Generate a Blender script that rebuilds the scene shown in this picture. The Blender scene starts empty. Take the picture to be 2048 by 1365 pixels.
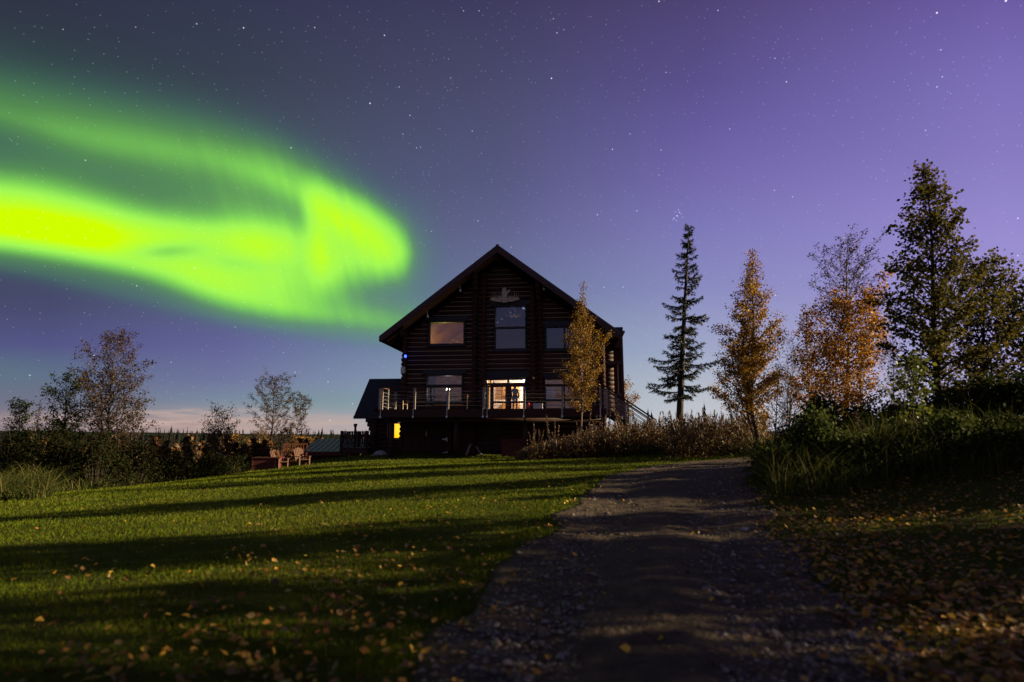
import bpy, bmesh, math, random
import numpy as np
from mathutils import Vector, Matrix

SC = bpy.context.scene
COL = SC.collection
R = math.radians
random.seed(7)
NP = np.random.RandomState(11)

# ------------------------------------------------------------------ camera
EYE = 0.85
FPX = 1138.0                      # 20 mm lens on a 36 mm sensor, 2048 px wide
PITCH = math.atan(188.0 / FPX)
cam_d = bpy.data.cameras.new("camera")
cam_d.lens = 20.0
cam_d.sensor_width = 36.0
cam_d.clip_start = 0.05
cam_d.clip_end = 20000
cam_d.dof.use_dof = True
cam_d.dof.focus_distance = 30.0
cam_d.dof.aperture_fstop = 1.4
cam = bpy.data.objects.new("camera", cam_d)
COL.objects.link(cam)
cam.location = (0, 0, EYE)
cam.rotation_euler = (R(90) + PITCH, 0, 0)
SC.camera = cam
FWD = Vector((0, math.cos(PITCH), math.sin(PITCH)))
UPV = Vector((0, -math.sin(PITCH), math.cos(PITCH)))

def ray(px, py):
    return FWD + Vector((1, 0, 0)) * ((px - 1024) / FPX) + UPV * ((682.5 - py) / FPX)

def P(px, py, d):
    """world point seen at a photo pixel, d metres ahead of the camera"""
    r = ray(px, py)
    return Vector((0, 0, EYE)) + r * (d / r.y)

# ------------------------------------------------------------------ moon
EXPO = 2.0
SUN_EL, SUN_S = 16.0, 3.5
sd = bpy.data.lights.new("moon", 'SUN')
sd.energy = SUN_S
sd.angle = R(0.5)
sd.color = (1.0, 0.82, 0.50)
so = bpy.data.objects.new("moon", sd)
COL.objects.link(so)
sdir = Vector((-math.cos(R(SUN_EL)), 0.03, -math.sin(R(SUN_EL))))
so.rotation_euler = sdir.to_track_quat('-Z', 'Y').to_euler()
so.location = (40, 0, 20)

SC.view_settings.view_transform = 'Standard'
SC.view_settings.look = 'None'
SC.view_settings.gamma = 1.0
SC.view_settings.exposure = EXPO
SC.render.engine = 'CYCLES'
SC.cycles.max_bounces = 6
SC.cycles.transparent_max_bounces = 8
SC.cycles.sample_clamp_indirect = 2.0

# ------------------------------------------------------------------ night sky: procedural world, by direction
def lin(c):
    return tuple((x / 255 / 12.92 if x / 255 <= 0.04045 else ((x / 255 + 0.055) / 1.055) ** 2.4) for x in c)

W = bpy.data.worlds.new("World")
SC.world = W
W.use_nodes = True
NT = W.node_tree
NT.nodes.clear()

class S:
    """small expression wrapper round node sockets"""
    def __init__(s, sock): s.s = sock
    def __add__(a, b): return mth('ADD', a, b)
    __radd__ = __add__
    def __sub__(a, b): return mth('SUBTRACT', a, b)
    def __rsub__(a, b): return mth('SUBTRACT', b, a)
    def __mul__(a, b): return mth('MULTIPLY', a, b)
    __rmul__ = __mul__
    def __truediv__(a, b): return mth('DIVIDE', a, b)

def put(sock, v):
    if isinstance(v, S): NT.links.new(v.s, sock)
    else: sock.default_value = v

def mth(op, a, b=None, c=None, clamp=False):
    n = NT.nodes.new('ShaderNodeMath'); n.operation = op; n.use_clamp = clamp
    put(n.inputs[0], a)
    if b is not None: put(n.inputs[1], b)
    if c is not None: put(n.inputs[2], c)
    return S(n.outputs[0])

def sstep(x, a, b, lo=0.0, hi=1.0):
    n = NT.nodes.new('ShaderNodeMapRange'); n.interpolation_type = 'SMOOTHSTEP'
    put(n.inputs[0], x)
    for i, v in enumerate((a, b, lo, hi)): put(n.inputs[i + 1], v)
    return S(n.outputs[0])

def vmth(op, a, b=None):
    n = NT.nodes.new('ShaderNodeVectorMath'); n.operation = op
    put(n.inputs[0], a)
    if b is not None:
        if isinstance(b, S): NT.links.new(b.s, n.inputs[1])
        elif op == 'SCALE': n.inputs[3].default_value = b
        else: n.inputs[1].default_value = b
    return n

def fcurve(x, pts):
    n = NT.nodes.new('ShaderNodeFloatCurve')
    cu = n.mapping.curves[0]
    n.mapping.use_clip = False
    pts = sorted(pts)
    while len(cu.points) < len(pts): cu.points.new(0.5, 0.5)
    for p, (a, b) in zip(cu.points, pts): p.location = (a, b)
    for p in cu.points: p.handle_type = 'AUTO_CLAMPED'
    n.mapping.update()
    put(n.inputs['Value'], x)
    return S(n.outputs[0])

def ramp(x, stops):
    n = NT.nodes.new('ShaderNodeValToRGB')
    e = n.color_ramp.elements
    e[0].position = stops[0][0]; e[1].position = stops[-1][0]
    for p, c in stops[1:-1]: e.new(p)
    for el_, (p, c) in zip(e, stops): el_.color = (*lin(c), 1)
    n.color_ramp.interpolation = 'LINEAR'
    put(n.inputs[0], x)
    return S(n.outputs[0])

def cmix(f, a, b, mode='MIX'):
    n = NT.nodes.new('ShaderNodeMix'); n.data_type = 'RGBA'; n.blend_type = mode
    put(n.inputs[0], f)
    NT.links.new(a.s, n.inputs[6])
    if isinstance(b, S): NT.links.new(b.s, n.inputs[7])
    else: n.inputs[7].default_value = (*b, 1)
    return S(n.outputs[2])

tc = NT.nodes.new('ShaderNodeTexCoord')
DIR = S(tc.outputs['Generated'])
def vdot(v):
    n = vmth('DOT_PRODUCT', DIR, tuple(v)); return S(n.outputs[1])
# gnomonic chart of the northern sky: tangent plane at azimuth 0, elevation PITCH; scaled so 1000 units = 0.8787
cc = vdot(FWD)
ccs = mth('MAXIMUM', cc, 0.12)
U = vdot((1, 0, 0)) / ccs * FPX + 1024.0
V = 682.5 - vdot(UPV) / ccs * FPX
front = sstep(cc, 0.15, 0.5)
u = U / 2048.0
v = V / 1000.0

def sky_ramp(stops):
    return ramp(v, [(y / 1000, c) for y, c in stops])
SKY = [
 (100,  [(0, (48, 53, 70)), (130, (50, 60, 72)), (300, (62, 84, 88)), (560, (68, 74, 102)), (610, (72, 75, 109)), (690, (84, 86, 134)), (750, (98, 110, 140)), (815, (116, 116, 134)), (845, (136, 122, 130)), (900, (120, 108, 116))]),
 (450,  [(0, (52, 56, 80)), (150, (56, 64, 80)), (300, (66, 78, 92)), (560, (80, 88, 118)), (690, (98, 100, 150)), (760, (112, 118, 158)), (800, (124, 138, 160)), (826, (150, 150, 156)), (843, (182, 158, 152)), (900, (165, 145, 148))]),
 (1000, [(0, (63, 60, 95)), (150, (73, 73, 107)), (260, (80, 82, 118)), (360, (86, 89, 128)), (460, (97, 100, 141)), (580, (106, 120, 153)), (700, (124, 148, 172)), (800, (150, 172, 186)), (900, (180, 180, 188))]),
 (1400, [(0, (78, 68, 116)), (160, (90, 80, 140)), (260, (102, 92, 158)), (360, (115, 105, 171)), (460, (126, 121, 184)), (580, (138, 140, 192)), (700, (160, 168, 198)), (780, (182, 188, 200)), (840, (196, 198, 204)), (900, (200, 200, 204))]),
 (2000, [(0, (108, 92, 164)), (160, (125, 112, 185)), (300, (135, 122, 193)), (460, (152, 140, 207)), (600, (160, 150, 211)), (720, (170, 162, 212)), (900, (190, 185, 208))]),
]
base = sky_ramp(SKY[0][1])
for (x0, _), (x1, st) in zip(SKY, SKY[1:]):
    base = cmix(mth('MULTIPLY_ADD', U, 1.0 / (x1 - x0), -x0 / (x1 - x0), clamp=True), base, sky_ramp(st))

def cloudc(c):
    n = NT.nodes.new('ShaderNodeRGB'); n.outputs[0].default_value = (*lin(c), 1); return S(n.outputs[0])

def gauss(cx, cy, sx, sy, amp, rot=0.0):
    c, s = math.cos(R(rot)), math.sin(R(rot))
    du, dv = U - cx, V - cy
    a = (du * c + dv * s) / sx
    b = (dv * c - du * s) / sy
    q = (a * a + b * b) * -0.5
    return mth('EXPONENT', q) * amp

def band(cen, inten, up, dn):
    """a drapery following a curve across the sky, soft above and sharper below"""
    c = fcurve(u, [(x / 2048, y / 1000) for x, y in cen])
    I = fcurve(u, [(x / 2048, y) for x, y in inten])
    w1 = fcurve(u, [(x / 2048, y / 1000) for x, y in up])
    w2 = fcurve(u, [(x / 2048, y / 1000) for x, y in dn])
    d = v - c
    below = mth('GREATER_THAN', d, 0.0)
    w = w1 + below * (w2 - w1)
    q = d / w
    return mth('EXPONENT', q * q * -0.5) * I

nz = NT.nodes.new('ShaderNodeTexNoise'); nz.inputs['Scale'].default_value = 7.0; nz.inputs['Detail'].default_value = 3.0
NT.links.new(DIR.s, nz.inputs['Vector'])
noise = S(nz.outputs[0]) - 0.5
# thin pinkish cloud streaks low in the west
cn = NT.nodes.new('ShaderNodeTexNoise'); cn.inputs['Scale'].default_value = 1.0; cn.inputs['Detail'].default_value = 5.0
cmc = NT.nodes.new('ShaderNodeCombineXYZ'); put(cmc.inputs[0], U / 90.0); put(cmc.inputs[1], V / 9.0)
NT.links.new(cmc.outputs[0], cn.inputs['Vector'])
cl_f = mth('MULTIPLY', gauss(440, 846, 260, 12, .9) + gauss(395, 824, 120, 5, .55) + gauss(60, 838, 120, 9, .4), sstep(S(cn.outputs[0]), .36, .62), clamp=True)
base = cmix(cl_f, base, cloudc((196, 170, 162)))

A = band([(-200, 438), (0, 452), (150, 476), (300, 516), (400, 553), (500, 588), (600, 612), (700, 628), (800, 644), (950, 664)],
         [(-200, 1.05), (0, 1.05), (150, 1.0), (280, .84), (400, .74), (470, .68), (560, .58), (660, .42), (760, .33), (860, .20), (950, 0)],
         [(0, 66), (150, 58), (330, 52), (500, 52), (700, 34), (850, 28)],
         [(0, 31), (200, 32), (400, 33), (600, 26), (850, 21)])
A2 = band([(-200, 505), (0, 527), (200, 572), (400, 622), (600, 660), (800, 686), (950, 700)],
          [(-200, .32), (0, .32), (300, .32), (600, .30), (800, .26), (900, .1), (980, 0)],
          [(0, 60), (900, 40)], [(0, 22), (300, 22), (600, 18), (900, 14)])
B = band([(-200, 190), (0, 222), (150, 258), (300, 286), (420, 306), (530, 340), (620, 386), (700, 436), (780, 490), (860, 520)],
         [(-200, .30), (0, .33), (200, .35), (350, .38), (450, .41), (550, .46), (640, .48), (720, .50), (770, .46), (806, .34), (840, .08), (880, 0)],
         [(0, 84), (300, 80), (600, 66), (720, 66), (800, 62)],
         [(0, 30), (300, 34), (600, 30), (800, 50)])
# curl: rayed curtain with sharp sides
edge_l = sstep(U - (V - 400.0) * 0.02, 588, 642)
edge_r = sstep(U + mth('ABSOLUTE', V - 505.0) * 0.22, 752, 850, 1.0, 0.0)
top = sstep(V - (U - 610.0) * 0.36, 320, 430)
bot = sstep(V - (U - 640.0) * 0.03, 510, 618, 1.0, 0.0)
wv = NT.nodes.new('ShaderNodeTexNoise'); wv.inputs['Scale'].default_value = 1.0; wv.inputs['Detail'].default_value = 2.0
cmb = NT.nodes.new('ShaderNodeCombineXYZ')
put(cmb.inputs[0], (U - V * 0.22) / 42.0); put(cmb.inputs[1], V / 420.0)
NT.links.new(cmb.outputs[0], wv.inputs['Vector'])
rays = S(wv.outputs[0])
C = edge_l * edge_r * top * bot * (0.30 + rays * 0.46)
blobs = (gauss(90, 440, 190, 46, .34, 10) + gauss(540, 488, 76, 38, .46, 4) + gauss(410, 472, 150, 26, .38, 6)
         + gauss(430, 550, 60, 30, .12, 20) + gauss(780, 525, 34, 50, .10, 8) + gauss(640, 545, 80, 30, .16, 0) + gauss(565, 542, 80, 34, .28, 6)
         + gauss(300, 370, 330, 80, .38, 13) + gauss(520, 415, 110, 50, .18, 12) + gauss(-40, 200, 260, 130, .10, 0)
         + gauss(560, 400, 260, 120, .08, 15) + gauss(842, 520, 34, 100, .17, 0) + gauss(720, 610, 120, 40, .14, 6) + gauss(0, 740, 150, 38, .26, 3)
         + gauss(640, 802, 150, 24, .26, 2) + gauss(330, 503, 52, 12, -.34, -4) + gauss(480, 528, 60, 10, -.12, 6)
        )
t = (A + A2 + B + C * 0.98 + blobs) * front * 0.70
t = t + noise * 0.16 * t
rays2 = NT.nodes.new('ShaderNodeTexNoise'); rays2.inputs['Scale'].default_value = 1.0; rays2.inputs['Detail'].default_value = 4.0
cm2 = NT.nodes.new('ShaderNodeCombineXYZ')
put(cm2.inputs[0], (U - V * 0.30) / 26.0); put(cm2.inputs[1], V / 300.0)
NT.links.new(cm2.outputs[0], rays2.inputs['Vector'])
t = t * (1.0 + (S(rays2.outputs[0]) - 0.5) * 0.17 * sstep(U, 150, 600))
al = sstep(t, 0.0, 0.68)
acol = ramp(t, [(0, (64, 112, 100)), (.2, (78, 138, 100)), (.38, (98, 166, 82)), (.54, (130, 216, 86)), (.70, (164, 248, 84)), (.86, (184, 255, 52)), (1.0, (208, 255, 0))])
skyc = cmix(al, base, acol)

# faint random stars
vor = NT.nodes.new('ShaderNodeTexVoronoi'); vor.inputs['Scale'].default_value = 62.0
NT.links.new(DIR.s, vor.inputs['Vector'])
sep = NT.nodes.new('ShaderNodeSeparateColor'); NT.links.new(vor.outputs['Color'], sep.inputs[0])
rnd = S(sep.outputs[0])
rad = mth('MULTIPLY_ADD', mth('POWER', rnd, 6.0), 0.034, 0.058)
st = mth('SUBTRACT', 1.0, S(vor.outputs['Distance']) / rad, clamp=True)
star = st * (mth('POWER', rnd, 6.0) * 0.8 + 0.10)
vor2 = NT.nodes.new('ShaderNodeTexVoronoi'); vor2.inputs['Scale'].default_value = 110.0
NT.links.new(DIR.s, vor2.inputs['Vector'])
star = star + mth('SUBTRACT', 1.0, S(vor2.outputs['Distance']) / 0.13, clamp=True) * 0.18
# bright stars and the small cluster, each at its own direction
BRIGHT = [(740, 207, 1.0), (1103, 157, .95), (582, 296, .7), (188, 711, .8), (487, 56, .8), (126, 59, .4), (927, 22, .5), (958, 22, .5),
          (1114, 66, .6), (1225, 299, .7), (1573, 164, .7), (1874, 26, 1.0), (2012, 2, 1.1), (1318, 3, .8), (820, 231, .6), (956, 442, .6),
          (1436, 21, .6), (1332, 145, .5), (1260, 268, .5), (1550, 117, .5), (1882, 100, .5), (1885, 154, .5), (2036, 437, .6), (833, 296, .5),
          (841, 295, .4), (1549, 381, .5), (1585, 394, .5), (342, 725, .4), (863, 463, .4), (1246, 575, .5), (1208, 575, .5), (660, 841, .6), (705, 808, .5),
          (1348, 437, .6), (1354, 432, .8), (1359, 425, .6), (1357, 420, .5), (1352, 441, .4), (1346, 440, .4), (1362, 428, .4), (1364, 436, .3), (1350, 424, .35)]
for (bx, by, bi) in BRIGHT:
    d = ray(bx, by).normalized()
    n = vmth('DISTANCE', DIR, tuple(d))
    star = star + mth('SUBTRACT', 1.0, S(n.outputs[1]) / (0.0008 + 0.0006 * bi), clamp=True) * (bi * 1.5)
cs = NT.nodes.new('ShaderNodeMix'); cs.data_type = 'RGBA'; cs.blend_type = 'ADD'; cs.inputs[0].default_value = 1.0
scol = vmth('SCALE', S(vor.outputs['Color'])); scol.inputs[0].default_value = (0.8, 0.86, 1.0)
for l in list(scol.inputs[0].links): NT.links.remove(l)
scol.inputs[0].default_value = (0.82, 0.87, 1.0)
put(scol.inputs[3], star)
NT.links.new(skyc.s, cs.inputs[6]); NT.links.new(scol.outputs[0], cs.inputs[7])
northern = S(cs.outputs[2])
# the rest of the sky, lit by the moon: by elevation only
sepd = NT.nodes.new('ShaderNodeSeparateXYZ'); NT.links.new(DIR.s, sepd.inputs[0])
el = S(sepd.outputs[2])
rest = ramp(mth('MULTIPLY_ADD', el, 0.5, 0.5), [(0, (10, 10, 10)), (.49, (20, 20, 22)), (.5, (150, 146, 158)), (.62, (124, 123, 166)), (.8, (82, 82, 118)), (1.0, (58, 58, 84))])
fin = cmix(front, rest, northern)
# nothing shines from below the horizon
fin = cmix(sstep(el, -0.05, -0.005), S(rest.s), fin)
bg = NT.nodes.new('ShaderNodeBackground')
NT.links.new(fin.s, bg.inputs[0]); bg.inputs[1].default_value = 2.0 ** -EXPO
wo = NT.nodes.new('ShaderNodeOutputWorld')
NT.links.new(bg.outputs[0], wo.inputs[0])
W.cycles.sampling_method = 'MANUAL'
W.cycles.sample_map_resolution = 512

# ------------------------------------------------------------------ materials
MATS = {}
def new_mat(name):
    m = bpy.data.materials.new(name); m.use_nodes = True
    nt = m.node_tree
    return m, nt, nt.nodes['Principled BSDF'], nt.nodes['Material Output']

def pm(name, c1, c2=None, scale=8.0, rough=0.75, bump=0.0, spec=0.3, stretch=(1, 1, 1), detail=4.0, metal=0.0, bscale=None, coord='Object'):
    m, nt, b, out = new_mat(name)
    b.inputs['Roughness'].default_value = rough
    b.inputs['Metallic'].default_value = metal
    b.inputs['Specular IOR Level'].default_value = spec
    c2 = c2 or tuple(x * 0.6 for x in c1)
    tcn = nt.nodes.new('ShaderNodeTexCoord')
    mp = nt.nodes.new('ShaderNodeMapping'); mp.inputs['Scale'].default_value = stretch
    nt.links.new(tcn.outputs[coord], mp.inputs[0])
    n = nt.nodes.new('ShaderNodeTexNoise'); n.inputs['Scale'].default_value = scale; n.inputs['Detail'].default_value = detail
    nt.links.new(mp.outputs[0], n.inputs['Vector'])
    r = nt.nodes.new('ShaderNodeValToRGB')
    r.color_ramp.elements[0].position = 0.3; r.color_ramp.elements[0].color = (*c2, 1)
    r.color_ramp.elements[1].position = 0.7; r.color_ramp.elements[1].color = (*c1, 1)
    nt.links.new(n.outputs[0], r.inputs[0]); nt.links.new(r.outputs[0], b.inputs['Base Color'])
    if bump:
        n2 = nt.nodes.new('ShaderNodeTexNoise'); n2.inputs['Scale'].default_value = bscale or scale * 3; n2.inputs['Detail'].default_value = 5
        nt.links.new(mp.outputs[0], n2.inputs['Vector'])
        bp = nt.nodes.new('ShaderNodeBump'); bp.inputs['Strength'].default_value = bump; bp.inputs['Distance'].default_value = 0.02
        nt.links.new(n2.outputs[0], bp.inputs['Height']); nt.links.new(bp.outputs[0], b.inputs['Normal'])
    MATS[name] = m
    return m

def leafmat(name, cols, trans=0.35, rough=0.55, spec=0.25):
    """foliage: colour picked per leaf from the 'rnd' attribute, with some light through the leaf"""
    m, nt, b, out = new_mat(name)
    at = nt.nodes.new('ShaderNodeAttribute'); at.attribute_name = 'rnd'
    r = nt.nodes.new('ShaderNodeValToRGB')
    e = r.color_ramp.elements
    e[0].position = 0; e[1].position = 1
    for i in range(1, len(cols) - 1): e.new(i / (len(cols) - 1))
    for el_, c in zip(e, cols): el_.color = (*c, 1)
    nt.links.new(at.outputs['Fac'], r.inputs[0])
    nt.links.new(r.outputs[0], b.inputs['Base Color'])
    b.inputs['Roughness'].default_value = rough; b.inputs['Specular IOR Level'].default_value = spec
    tr = nt.nodes.new('ShaderNodeBsdfTranslucent'); nt.links.new(r.outputs[0], tr.inputs[0])
    mx = nt.nodes.new('ShaderNodeMixShader'); mx.inputs[0].default_value = trans
    nt.links.new(b.outputs[0], mx.inputs[1]); nt.links.new(tr.outputs[0], mx.inputs[2])
    nt.links.new(mx.outputs[0], out.inputs[0])
    MATS[name] = m
    return m

def emat(name, col, strength, stripes=None):
    m, nt, b, out = new_mat(name)
    b.inputs['Base Color'].default_value = (*col, 1)
    b.inputs['Emission Color'].default_value = (*col, 1)
    b.inputs['Emission Strength'].default_value = strength
    if stripes:
        tcn = nt.nodes.new('ShaderNodeTexCoord')
        w = nt.nodes.new('ShaderNodeTexWave'); w.inputs['Scale'].default_value = stripes; w.inputs['Distortion'].default_value = 1.5
        w.bands_direction = 'X'
        nt.links.new(tcn.outputs['Object'], w.inputs['Vector'])
        r = nt.nodes.new('ShaderNodeValToRGB')
        r.color_ramp.elements[0].color = (*[c * f for c, f in zip(col, (.8, .62, .3))], 1)
        r.color_ramp.elements[1].color = (*col, 1)
        nt.links.new(w.outputs[0], r.inputs[0]); nt.links.new(r.outputs[0], b.inputs['Emission Color'])
    MATS[name] = m
    return m

pm('log', (.052, .015, .009), (.015, .005, .0035), 4.6, .62, .25, .3, (.10, .8, .8), bscale=30)
pm('log_end', (.062, .021, .013), (.028, .010, .007), 9, .8, .3, .2)
pm('trim', (.016, .014, .020), (.010, .009, .013), 6, .5, 0, .3)
pm('fascia', (.050, .014, .010), (.030, .009, .007), 4, .55, .1, .35, (1, 1, 4))
pm('roof_metal', (.030, .034, .048), (.020, .023, .034), 3, .45, .05, .5)
pm('wing_roof', (.020, .026, .030), (.012, .016, .020), 10, .7, .2, .3)
pm('soffit', (.30, .17, .08), (.2, .10, .05), 6, .7, .1, .2, (8, 1, 1))
pm('deck_wood', (.050, .018, .012), (.03, .011, .008), 6, .7, .2, .25, (1, 8, 8))
pm('post_wood', (.30, .25, .215), (.22, .18, .15), 10, .6, .1, .3, (6, 6, 1))
pm('steel', (.45, .45, .47), (.35, .35, .37), 20, .35, 0, .5, metal=.9)
pm('cable', (.16, .15, .15), (.11, .10, .10), 20, .45, 0, .5)
pm('plank', (.055, .015, .010), (.03, .009, .006), 5, .75, .3, .2, (9, 1, .6))
pm('bark_dark', (.060, .045, .035), (.025, .018, .014), 12, .9, .5, .1, (1, 1, .3))
pm('bark_birch', (.17, .11, .085), (.065, .042, .034), 9, .8, .4, .2, (1, 1, 2.5))
pm('bark_pale', (.46, .38, .31), (.18, .13, .10), 9, .8, .4, .2, (1, 1, 2.5))
pm('twig', (.065, .034, .027), (.038, .02, .017), 6, .8, 0, .1)
pm('antler', (.50, .42, .30), (.34, .26, .17), 8, .6, .2, .3)
pm('orange_wood', (.09, .027, .008), (.045, .014, .005), 6, .6, .2, .3, (1, 1, 5))
pm('red_wood', (.10, .022, .014), (.06, .013, .010), 6, .7, .2, .25)
pm('green_metal', (.20, .25, .15), (.16, .20, .12), 4, .45, 0, .5)
pm('pale_plastic', (.5, .5, .5), (.4, .4, .42), 3, .5, 0, .4)
pm('white_paint', (.75, .74, .70), (.68, .66, .62), 3, .5, 0, .4)
pm('stone', (.34, .32, .31), (.18, .17, .16), 7, .85, .5, .2)
pm('room_wood', (.56, .30, .05), (.15, .06, .010), 2.4, .6, .1, .3, (1.2, 3, 5), detail=7)
pm('room_ceiling', (.52, .27, .055), (.17, .07, .014), 4, .6, .1, .3, (7, 1.2, 1))
pm('room_wall', (.62, .56, .46), (.55, .49, .40), 3, .7, 0, .2)
pm('jacket', (.020, .024, .022), (.012, .014, .013), 10, .9, .1, .1)
pm('trousers', (.016, .016, .022), (.010, .010, .014), 10, .9, .1, .1)
pm('skin', (.42, .24, .17), (.38, .21, .15), 10, .55, 0, .3)
pm('hair', (.03, .02, .014), (.02, .012, .008), 30, .7, .2, .2)
pm('red_plastic', (.45, .03, .03), (.35, .02, .02), 4, .4, 0, .5)
pm('black_metal', (.02, .02, .022), (.012, .012, .013), 8, .5, 0, .4)
pm('dry_wood', (.34, .27, .20), (.2, .15, .11), 8, .8, .2, .2, (1, 1, 5))
emat('lit_curtain', (1.0, .60, .012), .44, 3.2)
pm('chinking', (.32, .25, .16), (.24, .18, .11), 5, .9, .1, .1)
emat('blue_lamp', (.03, .06, 1.0), 1.6)
emat('room_lamp', (1.0, .92, .78), 3.0)

# window glass: sees through and reflects
m, nt, b, out = new_mat('glass')
nt.nodes.remove(b)
tp = nt.nodes.new('ShaderNodeBsdfTransparent'); tp.inputs[0].default_value = (.80, .80, .82, 1)
gl = nt.nodes.new('ShaderNodeBsdfGlossy'); gl.inputs['Roughness'].default_value = 0.01; gl.inputs[0].default_value = (.80, .86, 1, 1)
mx = nt.nodes.new('ShaderNodeMixShader'); mx.inputs[0].default_value = 0.11
nt.links.new(tp.outputs[0], mx.inputs[1]); nt.links.new(gl.outputs[0], mx.inputs[2]); nt.links.new(mx.outputs[0], out.inputs[0])
MATS['glass'] = m

leafmat('leaf_gold', [(.05, .028, .007), (.15, .068, .008), (.28, .13, .010), (.38, .205, .015), (.09, .062, .012)], .40)
leafmat('leaf_orange', [(.09, .035, .006), (.23, .088, .006), (.38, .155, .007), (.35, .175, .012), (.08, .045, .01)], .40)
leafmat('leaf_rust', [(.024, .012, .007), (.052, .022, .010), (.045, .028, .009), (.020, .015, .007)], .3)
leafmat('leaf_olive', [(.036, .040, .010), (.070, .062, .012), (.11, .078, .015), (.05, .05, .012)], .3, .8, .1)
leafmat('leaf_dark', [(.022, .038, .008), (.040, .058, .010), (.064, .070, .014), (.034, .044, .010)], .3, .8, .1)
leafmat('leaf_green', [(.03, .042, .008), (.06, .075, .010), (.12, .125, .014)], .4)
leafmat('leaf_shrub', [(.012, .022, .005), (.022, .035, .008), (.034, .042, .010), (.05, .034, .011)], .25, .85, .06)
leafmat('leaf_shrub_shaded', [(.006, .009, .003), (.010, .014, .004), (.016, .016, .006), (.022, .015, .007)], .2, .9, .03)  # darker copy of leaf_shrub with the shade put into its colour
leafmat('leaf_bronze', [(.035, .022, .006), (.10, .050, .007), (.21, .100, .009), (.32, .165, .012), (.06, .045, .010)], .35)
leafmat('dry_stem', [(.035, .018, .010), (.07, .036, .02), (.11, .06, .035), (.045, .04, .014)], .2)
leafmat('needle', [(.005, .008, .006), (.008, .013, .008), (.012, .016, .009)], .1)
leafmat('lawn_blade', [(.042, .064, .004), (.064, .086, .005), (.090, .105, .007), (.15, .125, .026)], .40, .8, .05)
leafmat('tall_blade', [(.020, .034, .006), (.036, .050, .008), (.060, .064, .012), (.15, .12, .04)], .3, .75, .1)
leafmat('litter', [(.08, .03, .010), (.19, .075, .014), (.34, .16, .014), (.42, .25, .03), (.30, .19, .02), (.07, .034, .015), (.22, .15, .06), (.14, .06, .02)], .2)
leafmat('weed_leaf', [(.035, .042, .009), (.08, .042, .013), (.14, .055, .017), (.07, .06, .012), (.17, .085, .035)], .35)
leafmat('seed_fluff', [(.075, .042, .028), (.115, .065, .045), (.06, .03, .018), (.22, .15, .105)], .35)
leafmat('far_gold', [(.03, .02, .008), (.09, .035, .008), (.15, .065, .010), (.05, .026, .010)], .2)
leafmat('far_spruce', [(.008, .010, .008), (.012, .013, .010), (.020, .014, .010)], .0, .95, .0)
leafmat('pebble', [(.036, .027, .020), (.065, .048, .034), (.10, .076, .056), (.20, .165, .13), (.05, .036, .024), (.034, .026, .018)], 0.0, .55, .5)

# ------------------------------------------------------------------ mesh helpers
def tag(o, label=None, cat=None, group=None, kind=None):
    if label: o['label'] = label
    if cat: o['category'] = cat
    if group: o['group'] = group
    if kind: o['kind'] = kind
    return o

def empty(name, loc, rz=0.0):
    o = bpy.data.objects.new(name, None); COL.objects.link(o)
    o.location = loc; o.rotation_euler = (0, 0, rz); o.empty_display_size = 0.2
    return o

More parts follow.
